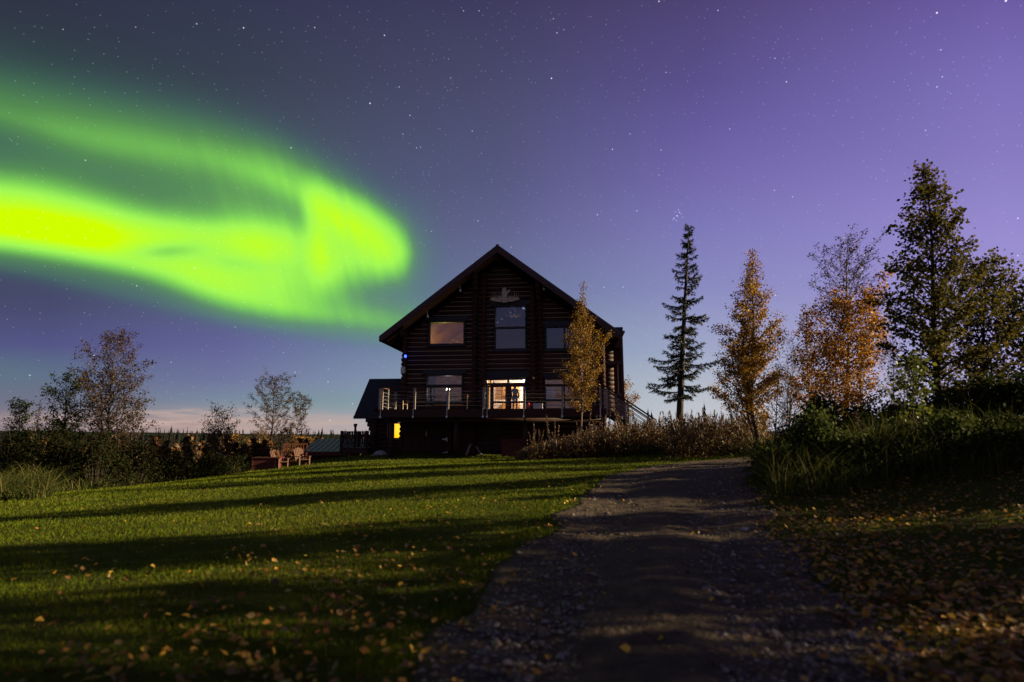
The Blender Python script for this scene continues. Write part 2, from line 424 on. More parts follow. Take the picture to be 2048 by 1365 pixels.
class MB:
    def __init__(s): s.v, s.f, s.mi = [], [], []
    def add(s, vs, fs, mi=0):
        k = len(s.v); s.v += [tuple(p) for p in vs]
        for f in fs: s.f.append([i + k for i in f]); s.mi.append(mi)
    def box(s, x0, x1, y0, y1, z0, z1, mi=0):
        s.add([(x, y, z) for z in (z0, z1) for y in (y0, y1) for x in (x0, x1)],
              [(0, 2, 3, 1), (4, 5, 7, 6), (0, 1, 5, 4), (2, 6, 7, 3), (0, 4, 6, 2), (1, 3, 7, 5)], mi)
    def beam(s, p0, p1, w, h, mi=0):
        p0, p1 = Vector(p0), Vector(p1)
        d = (p1 - p0).normalized()
        a = d.cross(Vector((0, 0, 1)))
        if a.length < 1e-3: a = Vector((1, 0, 0))
        a.normalize(); b_ = a.cross(d)
        a *= w / 2; b_ *= h / 2
        s.add([p0 - a - b_, p0 + a - b_, p0 + a + b_, p0 - a + b_, p1 - a - b_, p1 + a - b_, p1 + a + b_, p1 - a + b_],
              [(0, 1, 2, 3), (7, 6, 5, 4), (0, 4, 5, 1), (1, 5, 6, 2), (2, 6, 7, 3), (3, 7, 4, 0)], mi)
    def tube(s, pts, rad, n=8, mi=0, cap=True):
        pts = [Vector(p) for p in pts]
        if not hasattr(rad, '__len__'): rad = [rad] * len(pts)
        d = (pts[1] - pts[0]).normalized()
        a = d.cross(Vector((0, 0, 1)))
        if a.length < 0.05: a = d.cross(Vector((1, 0, 0)))
        a.normalize()
        k = len(s.v)
        for i, p in enumerate(pts):
            if i: d = (pts[min(i + 1, len(pts) - 1)] - pts[i - 1]).normalized()
            a = (a - d * a.dot(d)).normalized(); c = d.cross(a)
            for j in range(n):
                th = 2 * math.pi * j / n
                s.v.append(tuple(p + (a * math.cos(th) + c * math.sin(th)) * rad[i]))
        for i in range(len(pts) - 1):
            for j in range(n):
                q = (j + 1) % n
                s.f.append([k + i * n + j, k + i * n + q, k + (i + 1) * n + q, k + (i + 1) * n + j]); s.mi.append(mi)
        if cap:
            s.f.append([k + j for j in range(n)][::-1]); s.mi.append(mi)
            s.f.append([k + (len(pts) - 1) * n + j for j in range(n)]); s.mi.append(mi)
    def prism(s, poly, a, b_, axis='y', mi=0):
        n = len(poly)
        f = (lambda p, t: (p[0], t, p[1])) if axis == 'y' else ((lambda p, t: (t, p[0], p[1])) if axis == 'x' else (lambda p, t: (p[0], p[1], t)))
        vs = [f(p, a) for p in poly] + [f(p, b_) for p in poly]
        fs = [list(range(n)), list(range(2 * n - 1, n - 1, -1))] + [(i, i + n, (i + 1) % n + n, (i + 1) % n) for i in range(n)]
        s.add(vs, fs, mi)
    def build(s, name, mats, parent=None, smooth=False):
        me = bpy.data.meshes.new(name)
        me.from_pydata(s.v, [], s.f)
        for mm in ([mats] if isinstance(mats, str) else mats): me.materials.append(MATS[mm])
        if any(s.mi): me.polygons.foreach_set('material_index', s.mi)
        bm_ = bmesh.new(); bm_.from_mesh(me); bmesh.ops.recalc_face_normals(bm_, faces=bm_.faces); bm_.to_mesh(me); bm_.free()
        if smooth: me.shade_smooth() if hasattr(me, 'shade_smooth') else None
        me.update()
        o = bpy.data.objects.new(name, me); COL.objects.link(o)
        if parent: o.parent = parent
        return o

def np_mesh(name, co, faces, rnd, mat, parent=None):
    """faces (F,k) int, co (N,3), rnd one value per face"""
    me = bpy.data.meshes.new(name)
    F, k = faces.shape
    me.vertices.add(len(co)); me.vertices.foreach_set('co', np.ascontiguousarray(co, dtype=np.float32).ravel())
    me.loops.add(F * k); me.loops.foreach_set('vertex_index', np.ascontiguousarray(faces, dtype=np.int32).ravel())
    me.polygons.add(F); me.polygons.foreach_set('loop_start', np.arange(F, dtype=np.int32) * k)
    at = me.attributes.new('rnd', 'FLOAT', 'FACE'); at.data.foreach_set('value', np.ascontiguousarray(rnd, dtype=np.float32))
    me.materials.append(MATS[mat])
    me.update(calc_edges=True)
    o = bpy.data.objects.new(name, me); COL.objects.link(o)
    if parent: o.parent = parent
    return o

def unit(a): return a / np.maximum(np.linalg.norm(a, axis=1, keepdims=True), 1e-9)

def curled_leaves(name, C, size, mat, rs, var=.5, parent=None):
    """dry leaves on the ground: pointed ovals folded along the midrib with a curled tip"""
    n = len(C)
    a = rs.uniform(0, 6.283, n); tilt = rs.normal(0, .38, n)
    d = np.stack([np.cos(a) * np.cos(tilt), np.sin(a) * np.cos(tilt), np.sin(tilt)], 1)
    up_ = unit(rs.normal(0, .33, (n, 3)) + np.array([0, 0, 1.0])); s_ = unit(np.cross(d, up_)); nn = np.cross(s_, d)
    L = (size * np.exp(np.clip(rs.normal(0, var * .45, n), -.6, .45)))[:, None]; w = L * rs.uniform(.26, .46, n)[:, None]
    f = rs.uniform(-.1, .75, n)[:, None]; cu = rs.uniform(-.15, .55, n)[:, None]
    def pt(t_, sd): return C + d * L * (t_ - .5) + s_ * w * sd + nn * (np.abs(sd) * w * f + cu * L * (t_ - .35) ** 2)
    co = np.stack([pt(0, 0), pt(.25, .8), pt(.55, .95), pt(1.0, 0), pt(.55, -.95), pt(.25, -.8), pt(.45, 0)], 1).reshape(-1, 3)
    k = np.arange(n)[:, None] * 7
    fa = np.concatenate([k + np.array([[6, i, (i + 1) % 6]]) for i in range(6)], 1).reshape(-1, 3)
    return np_mesh(name, co, fa, np.repeat(rs.uniform(0, 1, n), 6), mat, parent)

def leaf_arrays(C, size, rs, flat=0.0, elong=1.3, droop=0.0, var=.35, vert=0.0):
    """folded pointed leaves round the centres C"""
    n = len(C)
    d = unit(rs.normal(size=(n, 3)) * np.array([1, 1, 1 - flat]) - np.array([0, 0, droop]))
    if vert: d = unit(d * (1 - vert) + np.array([0, 0, vert]))
    a = unit(np.cross(d, rs.normal(size=(n, 3)) * np.array([1, 1, 1]) * (1 - flat) + np.array([0, 0, flat * 2.0])))
    nn = np.cross(d, a)
    L = (size * (1 + rs.uniform(-var, var, n)))[:, None]
    w = L / elong * 0.5
    v0 = C - d * L * .5; v2 = C + d * L * .5
    mid = C - d * L * .08
    f = rs.uniform(.05, .35, n)[:, None] * w
    v1 = mid + a * w + nn * f; v3 = mid - a * w + nn * f
    co = np.stack([v0, v1, v2, v3], 1).reshape(-1, 3)
    k = np.arange(n)[:, None] * 4
    fa = np.concatenate([k + np.array([[0, 1, 2]]), k + np.array([[0, 2, 3]])], 1).reshape(-1, 3)
    return co, fa

def leaves(name, C, size, mat, parent, rs, **kw):
    C = np.asarray(C, dtype=float)
    co, fa = leaf_arrays(C, size, rs, **kw)
    rv = np.repeat(rs.uniform(0, 1, len(C)), 2)
    return np_mesh(name, co, fa, rv, mat, parent)

# ------------------------------------------------------------------ terrain
G0 = EYE
CTRL = [(0, 0, -.85), (-3, 1, -.90), (3, 1, -.82), (0, 3, -.84), (-3, 4, -.97), (3, 4, -.76), (-4, 5, -1.05), (-9, 12, -1.38), (-5, 9, -1.15),
        (-15.6, 17.5, -1.92), (-12.7, 28, -1.78), (-6, 31, -1.22), (0, 31, -1.22), (5, 31, -1.0), (5.7, 15, -.72), (2.4, 10.7, -.72), (0, 7, -.80),
        (8.5, 8, -.30), (5.6, 7, -.36), (3.2, 6, -.70), (4.4, 5, -.66), (3.6, 4, -.68), (12, 12, -.15), (14, 25, -.25), (8, 28, -.75), (9, 20, -.55), (0, 20, -.95), (-6, 20, -1.22), (-7, 36, -1.05), (-20, 36, -2.7), (0, 45, -1.3),
        (15, 45, -.3), (-30, 30, -4.0), (-30, 45, -5.6), (-15, 50, -4.2), (30, 30, .2), (0, 60, -3.0), (30, 60, -1.5), (-12, -5, -1.5), (0, -8, -.8),
        (12, -5, -.4), (30, 0, .2), (-30, 0, -3.6), (-30, 15, -3.4), (-20, 22, -2.6)]
_c = np.array(CTRL, float)
def _phi(r2): return r2 * np.log(np.maximum(r2, 1e-12)) * 0.5
_A = _phi(((_c[:, None, :2] - _c[None, :, :2]) ** 2).sum(-1)) + np.eye(len(_c)) * 0.5
_Pm = np.concatenate([np.ones((len(_c), 1)), _c[:, :2]], 1)
_M = np.block([[_A, _Pm], [_Pm.T, np.zeros((3, 3))]])
_w = np.linalg.solve(_M, np.concatenate([_c[:, 2], np.zeros(3)]))

def sm(x, a, b):
    t_ = np.clip((x - a) / (b - a), 0, 1); return t_ * t_ * (3 - 2 * t_)

def TZ(x, y):
    x = np.atleast_1d(np.asarray(x, float)); y = np.atleast_1d(np.asarray(y, float))
    xc, yc = np.clip(x, -45, 45), np.clip(y, -25, 70)
    z = np.empty_like(x)
    for i in range(0, len(x), 40000):
        s_ = slice(i, i + 40000)
        r2 = (xc[s_, None] - _c[None, :, 0]) ** 2 + (yc[s_, None] - _c[None, :, 1]) ** 2
        z[s_] = _phi(r2) @ _w[:len(_c)] + _w[-3] + _w[-2] * xc[s_] + _w[-1] * yc[s_]
    r = np.hypot(x, y - 18)
    side = sm(x, -30, 60)
    far = -15 + 13 * side * sm(r, 30, 120) + sm(r, 300, 2200) * (13 + 14 * sm(-x / np.maximum(r, 1), .0, .9)) + 2.2 * np.sin(x / 310.) * np.cos(y / 270.) * sm(r, 150, 800)
    k = sm(r, 34, 110)
    z = z * (1 - k) + far * k
    z = z + (.011 * np.sin(x * 2.1 + 1.3 * np.sin(y * 1.1)) * np.cos(y * 1.7 + x * .6) + .005 * np.sin(x * 5.3 + y * 3.1) * np.sin(y * 4.7 - x)) * (1 - sm(r, 25, 40))
    return z + G0

def tz(x, y): return float(TZ(x, y)[0])

def gpt(px, py):
    """where the ray of a photo pixel meets the ground"""
    r = ray(px, py)
    ds = np.concatenate([np.arange(.8, 12, .02), np.arange(12, 45, .05)])
    X = r.x / r.y * ds; Z = EYE + r.z / r.y * ds
    hit = np.where(Z <= TZ(X, ds))[0]
    i = hit[0] if len(hit) else len(ds) - 1
    return Vector((X[i], ds[i], float(TZ(X[i], ds[i])[0])))

n = 230
s_ = np.linspace(-1, 1, n)
gx = 4 * np.sinh(7.6 * s_); gy = 8 + 4 * np.sinh(7.6 * s_)
GX, GY = np.meshgrid(gx, gy)
GZ = TZ(GX.ravel(), GY.ravel())
co = np.stack([GX.ravel(), GY.ravel(), GZ], 1)
i0 = (np.arange(n - 1)[:, None] * n + np.arange(n - 1)[None, :]).ravel()
fa = np.stack([i0, i0 + 1, i0 + n + 1, i0 + n], 1)
pm('soil', (.050, .058, .006), (.034, .041, .006), 2.5, .95, .6, .05, bscale=40)
# beyond the garden the ground is dark forest floor
m_ = MATS['soil']; nt = m_.node_tree; b = nt.nodes['Principled BSDF']
src = b.inputs['Base Color'].links[0].from_socket
tcn = nt.nodes.new('ShaderNodeTexCoord'); ln_ = nt.nodes.new('ShaderNodeVectorMath'); ln_.operation = 'DISTANCE'; ln_.inputs[1].default_value = (0, 14, 0)
nt.links.new(tcn.outputs['Object'], ln_.inputs[0])
mr = nt.nodes.new('ShaderNodeMapRange'); mr.inputs[1].default_value = 26; mr.inputs[2].default_value = 40; nt.links.new(ln_.outputs[1], mr.inputs[0])
mxc = nt.nodes.new('ShaderNodeMix'); mxc.data_type = 'RGBA'; nt.links.new(mr.outputs[0], mxc.inputs[0]); nt.links.new(src, mxc.inputs[6]); mxc.inputs[7].default_value = (.010, .011, .008, 1)
nt.links.new(mxc.outputs[2], b.inputs['Base Color'])
tag(np_mesh('ground', co, fa, np.zeros(len(fa)), 'soil'), kind='structure')

# gravel track
LEFT = [(865, 1365), (900, 1290), (945, 1215), (1010, 1140), (1066, 1085), (1112, 1037), (1145, 1005), (1190, 968), (1235, 948), (1300, 934), (1370, 925), (1450, 919)]
RIGHT = [(1870, 1365), (1775, 1270), (1675, 1180), (1600, 1110), (1560, 1060), (1535, 1020), (1510, 985), (1500, 960), (1500, 945), (1506, 935), (1512, 928), (1522, 921)]
Lw = [gpt(*p) for p in LEFT]; Rw = [gpt(*p) for p in RIGHT]
l0, r0 = Lw[0], Rw[0]
Lw = [Vector((l0.x + .05, -3, 0)), Vector((l0.x + .02, 0, 0))] + Lw + [Vector((12, 19.5, 0)), Vector((24, 20.5, 0))]
Rw = [Vector((r0.x + .1, -3, 0)), Vector((r0.x + .05, 0, 0))] + Rw + [Vector((12, 15.5, 0)), Vector((24, 17.0, 0))]
def resample(pts, m_):
    a = np.array([(p.x, p.y) for p in pts]); d = np.concatenate([[0], np.cumsum(np.hypot(*np.diff(a, axis=0).T))])
    tt = np.linspace(0, 1, m_) ** 1.0 * d[-1]
    return np.stack([np.interp(tt, d, a[:, 0]), np.interp(tt, d, a[:, 1])], 1)
ML, MC = 260, 40
LA, RA = resample(Lw, ML), resample(Rw, ML)
rj = np.random.RandomState(3)
LA[:, 0] += np.convolve(rj.normal(0, .10, ML), np.ones(3) / 3, 'same'); RA[:, 0] += np.convolve(rj.normal(0, .10, ML), np.ones(3) / 3, 'same')
tt = np.linspace(0, 1, MC)[None, :, None]
RX = LA[:, None] * (1 - tt) + RA[:, None] * tt
xs, ys = RX[..., 0].ravel(), RX[..., 1].ravel()
cross = np.tile(np.linspace(-1, 1, MC), ML)
rz = TZ(xs, ys) + .020 - .012 * np.exp(-((np.abs(cross) - .5) / .16) ** 2) + .02 * np.exp(-(cross / .25) ** 2) + .003 * np.sin(xs * 13 + ys * 6.3) * np.sin(ys * 11.1 - xs * 5) + rj.normal(0, .004, ML * MC)
edge = np.abs(cross) > .99
rz[edge] -= .04
i0 = (np.arange(ML - 1)[:, None] * MC + np.arange(MC - 1)[None, :]).ravel()
pm('gravel', (.078, .052, .032), (.030, .021, .014), 9, .9, 1.0, .15, bscale=38, detail=8)
tag(np_mesh('gravel_path', np.stack([xs, ys, rz], 1), np.stack([i0, i0 + 1, i0 + MC + 1, i0 + MC], 1), np.zeros(len(i0)), 'gravel'), kind='structure')

# signed test: is a ground point on the track?
_ry = (LA[:, 1] + RA[:, 1]) / 2
_o = np.argsort(_ry[:int(ML * .72)])
def track_t(x, y):
    k_ = int(ML * .74)
    l = np.interp(y, LA[:k_, 1], LA[:k_, 0]); r_ = np.interp(y, np.maximum.accumulate(RA[:k_, 1]), RA[:k_, 0])
    return (x - l) / np.maximum(r_ - l, .1)

# ------------------------------------------------------------------ log house
YAW = R(-6.0)
RF = P(995, 490, 33.0)                                   # front tip of the ridge
HX, HY = RF.x + 1.5 * math.sin(R(6)), RF.y + 1.5 * math.cos(R(6))
HZ = EYE - 1.28
ax = Vector((math.cos(YAW), math.sin(YAW), 0)); ay = Vector((-math.sin(YAW), math.cos(YAW), 0))
HO = Vector((HX, HY, HZ))

def F(px, py, ly=0.0):
    """house coordinates (x, z) seen at a photo pixel on the plane y = ly"""
    r = ray(px, py); o = Vector((0, 0, EYE)) - HO
    k = (ly - o.dot(ay)) / r.dot(ay)
    p = o + r * k
    return p.dot(ax), p.z

def HW(x, y, z): return HO + ax * x + ay * y + Vector((0, 0, z))

house = tag(empty('log_house', HO, YAW), 'large dark brown log house with steep gable roof, big windows and a raised front deck', 'house')

OV = 1.5                                                  # roof overhang at the front
DEPTH = 12.5
ridge_z = F(995, 490, -OV)[1]
exl, ezl = F(768, 672, -OV)
exr, ezr = F(1240, 657, -OV)
ex = (abs(exl) + exr) / 2; ez = (ezl + ezr) / 2
slope = (ridge_z - ez) / ex
WL = F(806, 750)[0]; WR = F(1210, 750)[0]
DK = F(1000, 818, -4.0)[1]                               # deck floor
MID = F(900, 727)[1]                                      # second floor
print('HOUSE', [round(v_, 2) for v_ in (ridge_z, exl, ezl, exr, ezr, slope, WL, WR, DK, MID)])

def roof_z(x): return ridge_z - slope * abs(x)            # top of the roof

# windows on the facade: px rectangle of the glass, rails (py), stiles (px)
WIN = [('w1', (861, 647, 928, 688), [], []), ('w2', (992, 615, 1051, 698), [657], []), ('w3', (1093, 656, 1166, 697), [], [1129]),
       ('w4', (856, 753, 924, 803), [772], [863.5]), ('w5', (1092, 760, 1168, 817), [771, 801], [1128])]
DOOR = (975, 761, 1050, 822)
def rect(pr, ly=0.0):
    x0, z1 = F(pr[0], pr[1], ly); x1, z0 = F(pr[2], pr[3], ly)
    return x0, x1, z0, z1
OPEN = []
for nm, pr, _, _ in WIN:
    x0, x1, z0, z1 = rect(pr); OPEN.append((x0 - .1, x1 + .1, z0 - .1, z1 + .1))
dx0, dx1, dz0, dz1 = rect(DOOR)
dz0 = DK + .02
OPEN.append((dx0 - .1, dx1 + .1, dz0 - .3, dz1 + .1))

PITCHL, RL = 0.28, 0.158
mb = MB()
zc = .1
rl = random.Random(5)
while zc < ridge_z - .75:
    half_l = min(-WL, (ridge_z - .55 - zc) / slope); half_r = min(WR, (ridge_z - .55 - zc) / slope)
    if zc < DK - .4:                                      # basement front stays under the deck
        segs = [(WL, WR)]
    else:
        segs = [(-half_l, half_r)]
        for (a, b_, c_, d_) in OPEN:
            if c_ < zc + .06 and d_ > zc - .06:
                ns = []
                for (p, q) in segs:
                    if b_ <= p or a >= q: ns.append((p, q)); continue
                    if a > p: ns.append((p, a))
                    if b_ < q: ns.append((b_, q))
                segs = ns
    for (p, q) in segs:
        if q - p > .08:
            yj = rl.uniform(-.012, .012); r_ = RL + rl.uniform(-.008, .008)
            mb.tube([(p, yj, zc), (p * .5 + q * .5, yj + rl.uniform(-.01, .01), zc + rl.uniform(-.008, .008)), (q, yj, zc)], r_, 12)
    zc += PITCHL
mb.build('log_wall', 'log', house, True)
ch = MB(); zc = .1 + PITCHL / 2
while zc < ridge_z - 1.0:
    half_l = min(-WL, (ridge_z - .75 - zc) / slope); half_r = min(WR, (ridge_z - .75 - zc) / slope)
    segs = [(-half_l, half_r)] if zc > DK else []
    for (a, b_, c_, d_) in OPEN:
        if c_ < zc + .02 and d_ > zc - .02:
            ns = []
            for (p, q) in segs:
                if b_ <= p or a >= q: ns.append((p, q)); continue
                if a > p: ns.append((p, a))
                if b_ < q: ns.append((b_, q))
            segs = ns
    for (p, q) in segs:
        if q - p > .08: ch.box(p, q, -.112, -.02, zc - .020, zc + .020)
    zc += PITCHL
ch.build('chinking', 'chinking', house)
# side and rear walls, courses of logs too
mb = MB(); zc = .24
while zc < ez + .5:
    for xw in (WL + .15, WR - .15):
        mb.tube([(xw, -.05, zc), (xw, DEPTH, zc)], RL, 8)
    zc += PITCHL
zc = .1
while zc < ridge_z - .75:
    h_ = min(-WL, (ridge_z - .55 - zc) / slope)
    mb.tube([(-h_, DEPTH, zc), (min(WR, h_), DEPTH, zc)], RL, 8); zc += PITCHL
mb.build('side_log_wall', 'log', house, True)

# stacks of crossing log ends: corners and the two inner cross walls
def log_stack(x, z0, z1, out, r_, offs=0.0):
    m_ = MB(); z = z0 + offs
    while z < z1:
        L_ = out + rl.uniform(-.06, .06)
        m_.tube([(x, .1, z), (x, -L_ + .05, z), (x, -L_, z)], [r_, r_, r_ * .93], 12)
        z += PITCHL
    return m_
for x, out in ((WL + .14, .42), (WR - .14, .42)):
    log_stack(x, .24, min(roof_z(x) - .9, 99), out, .165).build('corner_log_end', 'log_end', house, True)
PX1 = F(951, 700)[0]; PX2 = F(969, 700)[0]; PX3 = F(1066, 700)[0]; PX4 = F(1081, 700)[0]
for x, out, o2 in ((PX1, .38, 0), (PX2, .62, .14), (PX3, .62, .14), (PX4, .38, 0)):
    log_stack(x, DK + .1, roof_z(x) - .75, out, .165, o2).build('cross_wall_log_end', 'log_end', house, True)
# purlins and the ridge log carried out under the overhang
for x in (0, PX1 + .05, PX4 - .05, WL + .1, WR - .1):
    m_ = MB(); zz = roof_z(x) - .62 if x else ridge_z - .62
    m_.tube([(x, .2, zz), (x, -OV + .28, zz)], .19, 12)
    if x in (PX1 + .05, PX4 - .05):                       # corbels under the purlin
        m_.tube([(x, .2, zz - .33), (x, -.95, zz - .33)], .17, 12); m_.tube([(x, .2, zz - .64), (x, -.72, zz - .64)], .17, 12)
    m_.build('purlin', 'log_end', house, True)

# roof: two slabs, fascia boards, soffit boards, rafter tails
T = .22
mb = MB()
for s in (-1, 1):
    e = ex + .12
    poly = [(0, ridge_z), (s * e, ridge_z - slope * e), (s * e, ridge_z - slope * e - T), (0, ridge_z - T)]
    mb.prism(poly, -OV - .06, DEPTH + 1.2)
    for k in range(28):                                   # standing seams
        y = -OV + .3 + k * (DEPTH + 2.2) / 28
        mb.beam((s * .1, y, ridge_z - slope * .1 + .025), (s * (e - .02), y, ridge_z - slope * (e - .02) + .025), .04, .06)
mb.box(-.10, .10, -OV - .055, DEPTH + 1.2, ridge_z - .10, ridge_z + .012)
roof = mb.build('roof', 'roof_metal', house)
for s in (-1, 1):
    mb = MB(); e = ex + .06
    mb.prism([(0, ridge_z - .09), (s * e, ridge_z - slope * e - .09), (s * e, ridge_z - slope * e - .46), (0, ridge_z - .50)], -OV - .12, -OV - .065)
    mb.build('rake_board', 'fascia', roof)
    mb = MB(); xe = s * (ex + .1)
    mb.box(min(xe, xe + s * .05), max(xe, xe + s * .05), -OV - .05, DEPTH + 1.1, ez - .42, ez - .10)
    mb.build('eave_board', 'fascia', roof)
    mb = MB()
    for k in range(17):
        y = -OV + .5 + k * .85
        mb.beam((s * (abs(WL) - .2), y, roof_z(abs(WL) - .2) - T - .09), (s * (ex + .04), y, roof_z(ex + .04) - T - .09), .12, .17)
    mb.build('rafter_tail', 'fascia', roof)
    mb = MB()
    mb.prism([(s * .1, roof_z(.1) - T - .004), (s * ex, roof_z(ex) - T - .004), (s * ex, roof_z(ex) - T - .03), (s * .1, roof_z(.1) - T - .03)], -OV - .03, -.17)
    mb.prism([(s * (abs(WL) + .05), roof_z(abs(WL) + .05) - T - .004), (s * ex, roof_z(ex) - T - .004), (s * ex, roof_z(ex) - T - .03), (s * (abs(WL) + .05), roof_z(abs(WL) + .05) - T - .03)], -.17, DEPTH)
    mb.build('soffit', 'soffit' if s < 0 else 'fascia', roof)
# boxed eave end on the moonlit side
mb = MB(); xe = ex + .16
mb.box(xe - .42, xe + .14, -OV - .02, -OV + .75, roof_z(ex) - .30, roof_z(ex) + .16)
mb.build('eave_box', 'trim', roof)

# gable spotlights
for (px_, py_) in ((920, 579), (855, 630), (1087, 576)):
    x, z = F(px_, py_, -.9)
    l_ = MB(); l_.tube([(x, -.9, z), (x + .03, -.96, z - .10), (x + .04, -1.0, z - .14)], [.05, .065, .07], 10); l_.tube([(x, -.9, z), (x, -.9, z + .25)], .018, 6)
    l_.build('spotlight', 'white_paint', house, True)

# windows
def window(pr, rails, stiles, ly=0.0, fw=.09, label=None, head=True):
    x0, x1, z0, z1 = rect(pr, ly)
    f = MB()
    y0, y1 = ly - .24, ly + .10
    f.box(x0 - fw, x0, y0, y1, z0 - fw, z1 + fw); f.box(x1, x1 + fw, y0, y1, z0 - fw, z1 + fw)
    f.box(x0, x1, y0, y1, z1, z1 + fw); f.box(x0, x1, y0, y1, z0 - fw, z0)
    w_ = f.build('window', 'trim', house)
    if label: w_['label'] = label
    if head:
        h_ = MB(); h_.box(x0 - .3, x1 + .3, y0 - .03, ly - .1, z1 + fw + .01, z1 + fw + .26); h_.build('head_trim', 'trim', w_)
    s_ = MB(); s_.box(x0 - .16, x1 + .16, y0 - .07, ly - .08, z0 - fw - .1, z0 - fw - .005); s_.build('sill', 'trim', w_)
    xs_ = [x0] + [F(s, pr[1], ly)[0] for s in stiles] + [x1]
    zs_ = [z1] + [F(pr[0], r_, ly)[1] for r_ in rails] + [z0]
    for q in zs_[1:-1]:
        b_ = MB(); b_.box(x0, x1, ly - .14, ly + .04, q - .055, q + .055); b_.build('mullion', 'trim', w_)
    for q in xs_[1:-1]:
        b_ = MB(); b_.box(q - .05, q + .05, ly - .13, ly + .03, z0, z1 - (zs_[0] - zs_[1] if len(rails) and pr[0] < 900 else 0)); b_.build('mullion', 'trim', w_)
    g = MB()
    g.add([(x0, ly - .05, z0), (x1, ly - .05, z0), (x1, ly - .05, z1), (x0, ly - .05, z1)], [(0, 1, 2, 3)])
    g.build('pane', 'glass', w_)
    return w_
LBL = ['window glowing amber under the gable', 'tall bay window above the doors', 'two pane upper window behind the birch', 'deck level window beside the doors', 'deck level window with lit blind']
WOBJ = [window(pr, ra, stl, label=lb) for (nm, pr, ra, stl), lb in zip(WIN, LBL)]
# narrow side light beside the tall bay window
mb = MB(); x0, z1 = F(983, 615); x1, z0 = F(990.6, 698)
mb.box(x0, x1, -.10, -.02, z0, z1); mb.build('side_panel', 'pale_plastic', WOBJ[1]).data.materials[0] = MATS['stone']

# glazed double doors
mb = MB(); fw = .1
for a, b_ in ((dx0 - fw, dx0), (dx1, dx1 + fw)): mb.box(a, b_, -.22, .1, dz0, dz1 + fw)
mb.box(dx0, dx1, -.22, .1, dz1, dz1 + fw)
dfr = mb.build('door_frame', 'trim', house)
hd = MB(); hd.box(dx0 - .45, dx1 + .4, -.3, -.1, dz1 + fw + .01, dz1 + fw + .4); hd.build('head_trim', 'trim', dfr)
zt = F(1000, 769)[1]
mb = MB(); mb.box(dx0, dx1, -.14, .04, zt - .07, zt + .07); mb.build('transom_bar', 'red_wood', dfr)
def leafdoor(a, b_, split):
    d_ = MB(); st_ = .11
    d_.box(a, a + st_, -.12, -.04, dz0, zt - .07); d_.box(b_ - st_, b_, -.12, -.04, dz0, zt - .07)
    d_.box(a + st_, b_ - st_, -.12, -.04, dz0, dz0 + .16); d_.box(a + st_, b_ - st_, -.12, -.04, zt - .16, zt - .07)
    d_.box(a + st_, b_ - st_, -.115, -.045, split - .06, split + .06)
    o = d_.build('door', 'red_wood', house)
    g = MB(); g.add([(a + st_, -.08, dz0 + .16), (b_ - st_, -.08, dz0 + .16), (b_ - st_, -.08, zt - .16), (a + st_, -.08, zt - .16)], [(0, 1, 2, 3)]); g.build('pane', 'glass', o)
    h_ = MB(); h_.tube([(b_ - .05, -.17, split + .02), (b_ - .05, -.17, split + .16)], .016, 6); h_.build('handle', 'steel', o)
dm = F(1017, 800)[0]; dl = F(984, 800)[0]; spl = F(1000, 805)[1]
mb = MB(); mb.box(dl - .09, dl, -.16, .05, dz0, dz1); mb.build('door_post', 'trim', dfr)
leafdoor(dl, dm - .07, spl); leafdoor(dm + .07, dx1, spl)
mb = MB(); mb.box(dm - .07, dm + .07, -.15, .05, dz0, dz1); mb.build('door_post', 'trim', dfr)
for a, b_ in ((dl, dm - .07), (dm + .07, dx1)):
    g = MB(); g.add([(a, -.06, zt + .07), (b_, -.06, zt + .07), (b_, -.06, dz1), (a, -.06, dz1)], [(0, 1, 2, 3)]); g.build('transom_pane', 'glass', dfr)
g = MB(); g.add([(dx0, -.06, dz0), (dl - .09, -.06, dz0), (dl - .09, -.06, dz1), (dx0, -.06, dz1)], [(0, 1, 2, 3)]); g.build('side_pane', 'glass', dfr)

# rooms behind the glass
MF = DK + .02
mb = MB()
mb.box(WL + .35, WR - .35, .2, 7, MF - .25, MF)                     # main floor
mb.box(WL + .35, WR - .35, .2, 7, MID, MID + .25)                   # ceiling / upper floor
mb.build('floor', 'room_wood', house)
mb = MB()
mb.box(WL + .35, WR - .35, 7, 7.2, MF, ez + 2.2)
mb.build('back_partition', 'room_wood', house)
mb = MB()
for x in (PX1 + .1, PX4 - .1):
    mb.box(x - .06, x + .06, .35, 7, MF, MID); mb.box(x - .06, x + .06, .35, 7, MID + .25, roof_z(x) - .8)
mb.build('partition', 'room_wood', house)
# sloped plank ceiling upstairs
mb = MB()
for s in (-1, 1):
    e = (abs(WL) if s < 0 else WR) - .35
    mb.prism([(0, ridge_z - .75), (s * e, roof_z(e) - .75), (s * e, roof_z(e) - .85), (0, ridge_z - .85)], .2, 7)
mb.build('ceiling', 'room_ceiling', house)

def lamp(name, loc, power, color, size=.12):
    l_ = bpy.data.lights.new(name, 'POINT'); l_.energy = power; l_.color = color; l_.shadow_soft_size = size
    o = bpy.data.objects.new(name, l_); COL.objects.link(o); o.parent = house; o.location = loc
    return o
XC = (dl + dx1) / 2
CL = MID - .05
